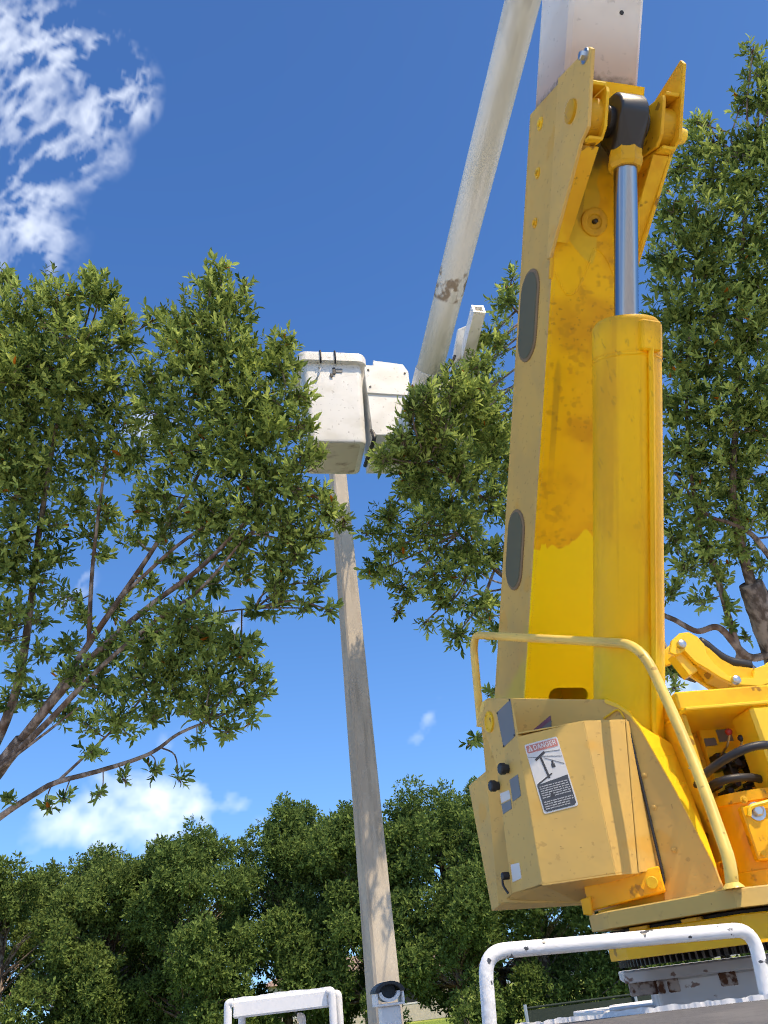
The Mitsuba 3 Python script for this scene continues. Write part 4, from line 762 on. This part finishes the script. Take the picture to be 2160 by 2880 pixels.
LB = [(-3.1463,4.9429,7.2766,0.3158),(-2.7064,4.7596,7.1927,0.2747),(-2.361,4.8088,7.3026,0.2458),(-2.3963,4.7699,7.5535,0.1064),(-2.949,4.8138,7.4833,0.0997),(-2.1769,4.863,7.0271,0.1777),(-3.308,4.788,7.7133,0.1348),(-2.4337,4.8039,6.7443,0.2825),(-2.1524,4.9681,6.8589,0.1293),
 (-1.2411,4.7504,7.396,0.1311),(-1.3425,4.8313,7.2665,0.1803),(-1.1508,4.8608,7.0307,0.2424),(-1.4028,4.8419,6.8722,0.2548),(-1.7117,4.9998,6.9969,0.1967),(-1.9712,5.0999,7.2142,0.1078),(-1.5727,4.9102,6.5742,0.2668),(-1.1912,4.9015,6.5881,0.2825),(-1.0131,4.8352,7.2603,0.0819),
 (-1.0456,5.1092,6.6332,0.1939),(-0.8105,5.1722,6.7211,0.1639),(-0.6821,5.1455,6.7637,0.0983),(-0.7577,5.105,6.4512,0.1911),(-0.6278,5.0961,6.0879,0.1547),(-0.627,5.087,5.7251,0.156),(-0.6205,5.1505,5.4348,0.1625),(-0.459,5.2101,5.5281,0.075),(-0.7524,5.3672,5.2767,0.2401),(-0.4581,5.4135,5.0139,0.1625),(-0.6176,5.5683,4.955,0.165),(-0.3316,5.4454,4.9629,0.0709),(-0.5215,5.4143,5.2013,0.12),
 (-2.974,5.0009,6.8064,0.3555),(-3.1339,4.9594,6.4954,0.3139),(-2.6425,5.0674,6.5114,0.3504),(-2.2869,5.0565,6.5288,0.223),(-3.1692,5.2815,6.3573,0.3232),(-2.692,5.3298,6.28,0.2908),(-2.3361,5.4141,6.3338,0.2294),(-1.9391,5.1718,6.533,0.2262),(-1.8597,5.1932,6.1213,0.2668),(-1.424,5.0875,6.2905,0.3453),(-1.0266,5.1468,6.1955,0.3139),(-0.8612,5.2296,5.8744,0.2784),(-1.2603,5.2036,5.916,0.2938),(-1.6798,5.3725,5.8343,0.2825),(-2.1822,5.5183,5.9784,0.2424),(-1.2219,5.3061,5.5631,0.2895),(-0.9232,5.3418,5.506,0.2742),(-2.6118,5.6062,6.0265,0.2294),(-2.992,5.5001,6.0075,0.2908),(-3.3009,5.4157,5.954,0.2867),(-3.1461,5.5788,5.6929,0.2548),(-2.8251,5.8689,5.7948,0.1994),(-1.9685,5.6214,5.6247,0.1911),(-1.5582,5.5475,5.3656,0.2474),(-1.1281,5.4229,5.1876,0.2701),(-0.8355,5.4362,4.9775,0.2216),
 (-0.747,5.5682,4.7663,0.1625),(-0.6585,5.7001,4.5552,0.1241),(-0.5449,5.7343,4.3119,0.0873),(-0.7424,5.8051,4.3872,0.1064),(-0.9849,5.8487,4.5061,0.135),(-1.1746,5.8845,4.4489,0.105),(-0.9222,5.7086,4.7303,0.135),(-1.2166,5.6806,4.9638,0.1523),(-1.6661,5.8594,5.0551,0.1005),(-2.0123,5.9089,5.3533,0.1228),
 (-3.2322,5.657,5.3791,0.2511),(-2.9987,5.8102,5.5112,0.1616),(-3.3328,5.818,5.1213,0.2197),(-3.1367,5.9536,5.0932,0.1593),(-3.329,5.9277,4.7571,0.1547),(-2.9812,6.1564,4.9572,0.1293),(-2.6879,6.144,5.3545,0.1163),
 (-1.8654,5.9638,4.5107,0.259),(-1.5874,5.9698,4.3124,0.2401),(-1.3134,5.9572,4.1437,0.2068),(-1.2213,6.0737,3.9574,0.133),(-1.166,6.1561,3.8254,0.0945),(-1.5978,6.1453,4.0315,0.2551),(-1.3399,6.2,3.7552,0.1773),(-1.5136,6.307,3.5839,0.1182),(-1.7201,6.2815,3.8135,0.2101),(-1.9063,6.14,4.2286,0.259),(-2.1926,6.1338,4.4274,0.2165),(-2.2272,6.2005,4.1319,0.259),(-1.9736,6.2983,3.9753,0.2133),(-2.5484,6.2546,4.4227,0.1884),(-2.5793,6.3233,4.1241,0.232),(-2.8867,6.3499,4.2702,0.157),(-2.4495,6.2982,3.7869,0.195),(-2.1444,6.286,3.8064,0.135),(-2.7329,6.3953,3.82,0.1219),(-2.6873,6.4109,3.6065,0.102),(-3.1905,6.3242,4.5,0.1274),(-3.3465,6.2864,4.3717,0.1256),(-1.7554,6.3229,3.5586,0.0827),(-3.4405,6.1462,4.5961,0.1256),
 (-2.5774,5.956,5.6554,0.1496),(-2.3377,6.0781,5.46,0.1396),(-1.9776,6.0406,5.1426,0.1357),(-1.5409,6.0017,4.8275,0.1318),(-1.2614,5.8806,4.8325,0.1361),(-2.2271,6.2262,5.0342,0.118),(-2.5438,6.3106,4.8992,0.1246),(-2.8526,6.3605,4.8193,0.118),(-3.0147,6.49,4.6121,0.1311),(-1.6876,5.9128,5.3471,0.1487),(-1.413,5.8591,5.0555,0.157),(-3.041,6.0333,5.343,0.1442),(-2.2082,5.86,5.6204,0.1639),(-1.9284,5.8281,5.4826,0.1616),(-1.4448,5.723,5.2734,0.1884),(-1.0123,5.7265,4.8905,0.1463),(-3.3481,6.6157,4.2223,0.1357),(-3.5726,6.601,4.2457,0.1293),(-3.0667,6.6214,4.0244,0.121),(-3.2615,6.2417,4.8207,0.1422),(-2.7626,6.0327,5.5327,0.133),(-1.7888,6.0923,4.8712,0.1083),(-0.9224,5.683,4.5827,0.13),
 (-1.9344,6.3814,3.2762,0.0698),(-2.1379,6.432,3.3839,0.0709),(-2.4067,6.4619,3.3362,0.065),(-2.9291,6.5068,3.2643,0.065),(-3.083,6.5283,3.2299,0.065),(-2.614,6.4957,3.282,0.0532),(-3.4496,6.5695,3.3526,0.072),(-3.5474,4.9464,6.8937,0.4524),(-3.657,5.2905,6.1543,0.4778),(-3.6685,5.6286,5.4245,0.4081),(-3.8576,6.0353,4.7736,0.3767)]
LT = [('trunk', [(-6.0968,8.6181,0.829),(-5.3092,7.9891,1.8357),(-4.561,7.3915,2.792),(-3.9148,6.9573,3.4868),(-3.4733,6.714,3.8763)], 0.128, 0.060),
 ('limb', [(-3.5463,6.7517,3.8158),(-3.165,6.5788,4.187),(-2.8079,6.392,4.5802),(-2.3921,6.143,4.9787),(-2.0882,5.9557,5.2784),(-1.6246,5.6408,5.7823),(-1.2774,5.2666,6.3812)], 0.038, 0.010),
 ('limb', [(-3.4733,6.714,3.8763),(-2.9586,6.3871,4.2107),(-2.5369,6.205,4.502),(-2.0898,6.0498,4.7505),(-1.6567,5.8383,4.9001),(-1.2245,5.5825,5.1208),(-0.7454,5.3697,5.4615)], 0.040, 0.011),
 ('limb', [(-3.7766,6.778,3.5851),(-3.2097,6.4887,3.8594),(-2.6365,6.2055,4.2181),(-2.1148,5.9801,4.4846),(-1.6543,5.8474,4.697),(-1.1537,5.5334,5.0108)], 0.032, 0.010),
 ('limb', [(-2.3488,6.0625,4.3528),(-1.9654,5.9979,4.456),(-1.5456,5.9143,4.4956),(-1.1709,5.8687,4.4742)], 0.013, 0.006),
 ('limb', [(-4.1762,7.0285,2.9954),(-3.5847,6.7596,3.2371),(-3.2578,6.6735,3.3749),(-3.0412,6.5838,3.4241),(-2.618,6.5035,3.4583),(-2.2144,6.4576,3.5316),(-1.956,6.3863,3.6457),(-1.6918,6.2978,3.6931)], 0.032, 0.010),
 ('limb', [(-3.0412,6.5838,3.4241),(-2.8286,6.5436,3.5827),(-2.4909,6.4111,3.7949),(-2.1477,6.2545,4.0455)], 0.014, 0.007),
 ('limb', [(-3.8993,6.8903,3.594),(-3.5405,6.6031,4.2423),(-3.3295,6.2545,4.8002),(-3.1349,5.8359,5.4702),(-2.9081,5.4193,6.1369),(-2.6493,5.0048,6.8002)], 0.048, 0.012),
 ('limb', [(-3.9279,6.764,3.4188),(-3.587,6.6375,3.6212),(-3.1502,6.5008,3.84),(-2.8475,6.4049,3.9934)], 0.018, 0.008),
 ('limb', [(-2.8079,6.392,4.5802),(-2.7316,6.1234,5.1988),(-2.5341,5.6988,5.8783),(-2.3241,5.3624,6.4166)], 0.022, 0.008),
 ('limb', [(-2.4504,6.1456,4.8802),(-1.9397,5.9124,5.159),(-1.4333,5.6735,5.3527),(-1.0681,5.4626,5.6902),(-0.7615,5.2311,6.0606)], 0.018, 0.006)]
near_tree('spreading_tree', 'broad-leaved tree on the left with bare limbs showing underneath', LB, LT, 1060, 5, 150)

RBl = [(0.3708,5.4601,6.0715,0.1357),(0.2571,5.5994,5.8487,0.1357),(0.527,5.4185,6.1381,0.1551),(0.7437,5.4483,6.2792,0.1639),(0.0771,5.6739,5.7294,0.0969),(0.5839,5.6391,5.9738,0.1967),(0.9342,5.6758,6.2925,0.2022),(0.8831,5.8376,6.5996,0.193),(1.127,5.8999,6.8774,0.18),(1.3891,5.9283,7.2094,0.2031),(1.5497,5.8624,7.6923,0.1817),(1.6548,5.7379,7.8916,0.1136),(1.2791,5.9211,7.2208,0.1108),(0.7111,5.926,6.2695,0.2597),(1.0386,6.0662,6.4226,0.3021),(0.492,5.8989,5.9355,0.2528),(0.487,5.7007,6.2527,0.1517),(0.3363,5.6664,6.1188,0.0997),(0.1719,5.7977,5.9087,0.1828),(0.0443,5.8426,5.8368,0.1163),(0.2836,5.8937,5.7551,0.1828),
 (0.7745,6.0524,5.8786,0.2904),(1.1761,6.2459,6.135,0.3021),(0.3298,6.0863,5.6356,0.2089),(0.6526,6.2815,5.5118,0.2904),(1.027,6.4371,5.6404,0.2807),(0.3515,6.2856,5.3166,0.2528),(0.0293,6.2107,5.4366,0.1854),(-0.1919,6.2862,5.3156,0.0944),(0.0258,6.3724,5.1778,0.2022),(-0.1534,6.4866,4.9949,0.155),(0.081,6.5739,4.8553,0.1752),(0.4167,6.631,4.9526,0.2391),(0.7356,6.6485,5.1132,0.277),(1.0418,6.8255,5.2074,0.2133),(0.4682,6.7802,4.7137,0.1366),(0.5705,6.9328,4.4696,0.1537),(0.8353,6.8953,4.7183,0.2077),(0.9516,7.144,4.5091,0.1228),(0.2761,6.7575,4.5614,0.0809),(0.0188,6.6958,4.6602,0.0674),(0.5948,7.6921,3.6319,0.1053),(0.8685,7.6421,4.0892,0.0864),
 (1.3968,6.6978,5.9779,0.3324),(1.787,6.4842,6.6972,0.4164),(1.9953,6.9019,6.0287,0.4164),(2.4633,6.5282,6.6268,0.4164),(2.474,6.8665,5.708,0.4063),(2.233,6.2544,7.4423,0.349),(1.6875,7.2097,5.1588,0.3324),(2.9175,6.2141,7.1294,0.3407),(2.5031,7.0852,4.9805,0.2881),(1.3067,7.2381,4.7358,0.2161)]
RBr = [(4.1706,4.2814,9.0902,0.1053),(4.1824,4.4133,8.8791,0.1403),(4.0132,4.5334,8.6869,0.1228),(4.1624,4.5053,8.543,0.1904),(3.6078,4.7444,8.7266,0.1224),(3.7329,4.7525,8.7136,0.0792),(3.5291,4.8238,8.4108,0.1777),(3.7318,4.799,8.4505,0.1066),(3.888,4.7687,8.3102,0.1754),(4.0272,4.6407,8.1377,0.2391),(3.309,4.9233,8.2515,0.1955),(3.6057,4.919,8.0698,0.2807),(3.8416,4.8475,7.8067,0.2904),(3.1973,5.0797,7.8126,0.2631),(3.4567,5.0231,7.5257,0.3075),(3.8032,5.0168,7.3471,0.3202),
 (3.0832,5.2485,7.3537,0.277),(3.3687,5.2545,7.1555,0.3245),(3.6614,5.1907,6.8802,0.3324),(2.988,5.4121,6.9032,0.2733),(3.3032,5.4161,6.7081,0.337),(3.5871,5.3621,6.4172,0.3278),(2.9235,5.5893,6.4309,0.2865),(3.2342,5.5888,6.243,0.3324),(3.5096,5.5436,5.938,0.307),(2.8308,5.74,6.001,0.2825),(3.1334,5.7525,5.7923,0.3114),(3.4584,5.7645,5.5844,0.2908),(2.7741,5.9848,5.6094,0.2659),(3.0815,5.9766,5.4336,0.295),(3.3431,5.9813,5.2374,0.2585),(2.6885,6.2099,5.2491,0.1994),(2.9359,6.1772,5.1127,0.2458),(3.1714,6.1599,4.9516,0.2262),(3.432,6.1596,4.9521,0.1616),
 (2.6397,6.3154,4.8915,0.1967),(2.8794,6.2962,4.7335,0.2101),(3.1641,6.332,4.6762,0.1616),(3.3408,6.4125,4.5474,0.1163),(2.6633,6.3857,4.5903,0.1616),(2.9441,6.4385,4.5059,0.1454),(2.5114,6.4793,4.4405,0.1293),(2.7562,6.547,4.3322,0.1099),(2.9659,6.4867,4.24,0.0892),(2.461,7.0469,3.9096,0.113),(2.4903,7.1375,3.7645,0.0864),(2.9761,6.5809,4.0892,0.051),(3.089,6.6478,3.9822,0.051),
 (4.2077,4.7116,7.6469,0.4321),(4.0945,5.1676,6.7284,0.4589),(3.9632,5.6939,5.6975,0.4524),(3.7364,6.1104,5.0308,0.3232),(4.3948,4.3911,8.5372,0.3075)]
RBd = [(0.1996,9.2638,9.0424,0.2996),(0.439,9.1524,9.4093,0.2197),(0.6714,8.3269,6.3901,0.133),(1.0344,8.3588,7.2827,0.2798),(0.589,8.6786,7.337,0.3361),(1.045,8.43,8.3009,0.4199),(1.0893,8.3926,6.4737,0.1523),(0.8589,8.4811,6.1434,0.1152),(0.9936,8.6392,5.3243,0.1116),(0.8015,8.535,5.491,0.0945),(1.3435,8.2406,8.0378,0.4321),(0.7763,8.6235,7.9912,0.2964),(1.444,8.263,8.9455,0.3019),(1.5579,8.2738,7.6074,0.3767),(1.5627,8.2027,8.476,0.3425)]
RT = [('trunk', [(4.2439,9.9442,-0.3496),(3.9647,8.7158,1.4275),(3.7298,7.7861,2.7267),(3.513,7.1072,3.6244),(3.3138,6.6696,4.136),(3.2249,6.4912,4.4214)], .21, .105),
 ('limb', [(3.237,6.5093,4.3925),(3.176,6.281,4.7578),(3.1669,6.0389,5.1453),(3.3728,5.6456,5.9634),(3.6078,5.274,6.9356),(3.9574,4.7878,8.091)], .048, .014),
 ('limb', [(3.431,6.8797,3.8942),(3.1516,6.8013,3.8308),(3.0059,6.7019,3.8956),(2.9032,6.6187,4.0288),(2.8149,6.584,4.0842),(2.6714,6.6416,4.0864),(2.51,6.6259,4.2059),(2.3626,6.6561,4.3463),(2.1546,6.7805,4.7133),(1.4748,6.8261,5.3952),(0.8963,6.3911,5.7139),(0.4589,5.9687,5.8237)], .036, .014),
 ('limb', [(3.6261,6.5864,4.2692),(3.368,6.2748,4.5791),(3.2332,6.1639,4.7565),(3.0551,6.1013,4.8567),(2.8867,6.1242,5.0088),(2.7498,6.0897,5.4415)], .030, .010),
 ('limb', [(3.3915,7.0369,3.5481),(3.0522,6.812,3.8138),(3.0083,6.719,3.8681),(2.9717,6.6012,4.1511),(2.9199,6.4024,4.5636),(2.8589,6.2247,5.0367),(2.9828,5.7731,6.1368),(3.3364,5.2095,7.4161)], .04, .012),
 ('limb', [(3.7003,7.6244,2.9853),(3.2662,7.33,3.4565),(2.9116,7.2528,3.7687),(2.6609,7.2694,3.9308),(2.5075,7.2814,4.1004),(2.0579,7.4408,4.4115),(1.246,7.1896,5.0022),(0.6964,6.5166,5.3244)], .055, .014),
 ('limb', [(2.7714,7.2559,3.8582),(2.6142,7.2482,3.9649),(2.5318,7.2655,4.3145),(2.5352,7.1761,5.0238),(2.3941,6.8268,6.1489),(2.031,6.2708,7.2274),(1.5872,5.8648,7.6884)], .06, .012)]
near_tree('tall_tree', 'tall broad-leaved tree behind the yellow boom at the right', RBl + RBr + RBd, RT, 1020, 8, 150)

def far_tree(key, label, x, y, h, w, seed, low=.6, tone=(0, 0, 0)):
    g = np.random.default_rng(seed); tag(key, label, 'tree', 'trees of the far tree line')
    base = A(x, y, 0); lean = g.normal(0, .25, 2)
    tip = A(x+lean[0], y+lean[1], h*.8)
    put(f'{key}__trunk', tube(spline([base, A(x+lean[0]*.2, y, h*.25), A(x+lean[0]*.6, y, h*.5), tip], 5), np.linspace(.22, .05, 16), 8, wob=.12, seed=seed), 'bark', True)
    B = []
    for i in range(21):
        zz = low*.35 + (1-low*.35)*((i+.5)/21)**.85
        rad = w*.5*max(.15, math.sin(min(1, zz*.92+.05)*math.pi))**.55
        a = i*2.4 + g.normal(0, .4) if i % 2 else -math.pi/2 + g.normal(0, .8); rr_ = rad*g.uniform(.45, 1.0)
        R_ = g.uniform(.75, 1.25); cx, cy, cz = x + lean[0]*zz + rr_*math.cos(a), y + rr_*math.sin(a)*.9, h*zz - R_*.6
        B.append((cx, cy, cz, R_*.6))
        for q in range(5):
            u = unit(g.normal(size=3) + A(0, -.25, .45)); B.append((cx + u[0]*R_*.75, cy + u[1]*R_*.75, cz + u[2]*R_*.7, R_*g.uniform(.32, .55)))
    P, Dr = [], []
    limbs = []
    for bx_, by_, bz_, br in B:
        n = int(390*br**2)+12; u = g.normal(size=(n, 3)); u /= np.linalg.norm(u, axis=1, keepdims=True)
        q = A(bx_, by_, bz_) + u*br*(.55 + .55*g.random((n, 1)))*g.uniform(.75, 1.3, 3)*np.array([1, 1, 1.05])
        dd = u + g.normal(0, .55, (n, 3)) + np.array([0, 0, .25]); dd /= np.linalg.norm(dd, axis=1, keepdims=True)
        P.append(q); Dr.append(dd)
        hub = A(x+lean[0]*.6*bz_/h, y, max(h*.2, bz_-1.2))
        limbs.append(tube(np.array([hub, (hub+A(bx_, by_, bz_))/2 + g.normal(0, .12, 3), A(bx_, by_, bz_)]), np.array([.04, .025, .012]), 4, cap=False))
    P, Dr = np.vstack(P), np.vstack(Dr); k = 5
    col = leaf_colours(len(P), k, g, (.045+tone[0], .085+tone[1], .024), (.22+tone[0], .31+tone[1], .085+tone[2]), (.34, .44, .11), .0)
    ps, ax, nr, l_, w_ = rosettes(P, Dr, k, .165, .085, g, 1.0)
    v, f = leaf_quad(ps, ax, nr, l_, w_)
    put(f'{key}__crown', tm(v, f), 'far_leaf', color=np.repeat(col, 4, 0), kind='stuff')
    put(f'{key}__limbs', cat(*limbs), 'bark', kind='stuff')
FAR = [(-14.9, 30, 7.0, 6.0), (-11.6, 31.5, 7.3, 5.8), (-8.6, 30.5, 7.7, 5.2), (-5.6, 32.5, 8.4, 5.4), (-2.6, 31.5, 7.9, 5.2), (0.6, 31, 8.1, 5.6), (3.9, 33, 8.3, 5.8), (7.0, 31.5, 8.0, 5.4), (10.2, 32.5, 8.3, 5.8),
       (-14.6, 34, 7.9, 6.6), (-10.6, 35.5, 8.0, 6.6), (-4.1, 36, 8.9, 6.8), (2.4, 36, 8.9, 6.8), (8.8, 37, 8.9, 6.8)]
words = ['nearer far tree cut by the left edge of the frame', 'far tree below the left half of the small low cloud', 'far tree where the skyline steps up, at the right end of the small low cloud', 'far tree above the white access step', 'far tree directly behind the lower part of the concrete pole',
         'far tree between the concrete pole and the tan control box', 'far tree under the tan control box, seen through the left of the white grab rail', 'nearer far tree beside the pedestal, seen through the white grab rail', 'far tree mostly hidden behind the yellow turret',
         'rear tree filling the dip in the skyline near the left edge of the frame', 'rear tree showing under the right half of the small low cloud', 'rear tree whose top rises just left of the concrete pole', 'rear tree whose top rises between the concrete pole and the control box', 'rear tree behind the pedestal, seen through the white grab rail']
for i, ((x, y, h, w), s) in enumerate(zip(FAR, words)):
    far_tree(number('far_tree'), s, x, y, h, w, 40+i, low=.5 if i < 9 else .2, tone=(.012, .006, .002) if i in (0, 1, 9) else (0, 0, 0))

# ------------------------------------------------------------------ things beyond the truck
fk = 'mesh_fence'
tag(fk, 'low fence with dark green screen seen through the white grab rail', 'fence')
f0, f1 = A(1.2, 14.0, 0), A(8.2, 15.6, 0); fd = unit(f1 - f0); fL = np.linalg.norm(f1-f0); fn = A(fd[1], -fd[0], 0)
put(fk + '__screen', plate([f0 + ZV*.05, f1 + ZV*.05, f1 + ZV*1.2, f0 + ZV*1.2], fn, .01), 'fence_mesh')
put(fk + '__top_rail', tube([f0 + ZV*1.23, f1 + ZV*1.23], .016, 8), 'fence_mesh', True)
for i in range(5):
    q = f0 + fd*fL*i/4 + fn*.03
    put(fk + '__post', tube([q, q + ZV*1.28], .03, 8), 'bolt_steel', True)
hk = 'low_building'
tag(hk, 'pale low building glimpsed between the far tree trunks', 'building')
hx = np.array([A(1, 0, 0), A(0, 1, 0), ZV]); ho = A(-4, 62, 0)
put(hk + '__wall', cbox(ho, hx, (-8, 0, 0), (5, 8, 3.0), .02), 'house_wall')
rf = put(hk + '__roof', hull([ho + A(x, y_, z) for x, y_, z in ((-8.5, -.5, 3.003), (5.5, -.5, 3.003), (-8.5, 8.5, 3.003), (5.5, 8.5, 3.003), (-6, 4, 4.4), (3, 4, 4.4))]), 'roof_tile')
for x in (-6, -2.5, 2):
    wn_ = put(hk + '__window', cbox(ho, hx, (x-.8, -.03, 1.0), (x+.8, -.002, 2.3), .01), 'plain_white'); put(wn_ + '__pane', cbox(ho, hx, (x-.7, -.035, 1.1), (x+.7, -.031, 2.2), .001), 'window_dark')
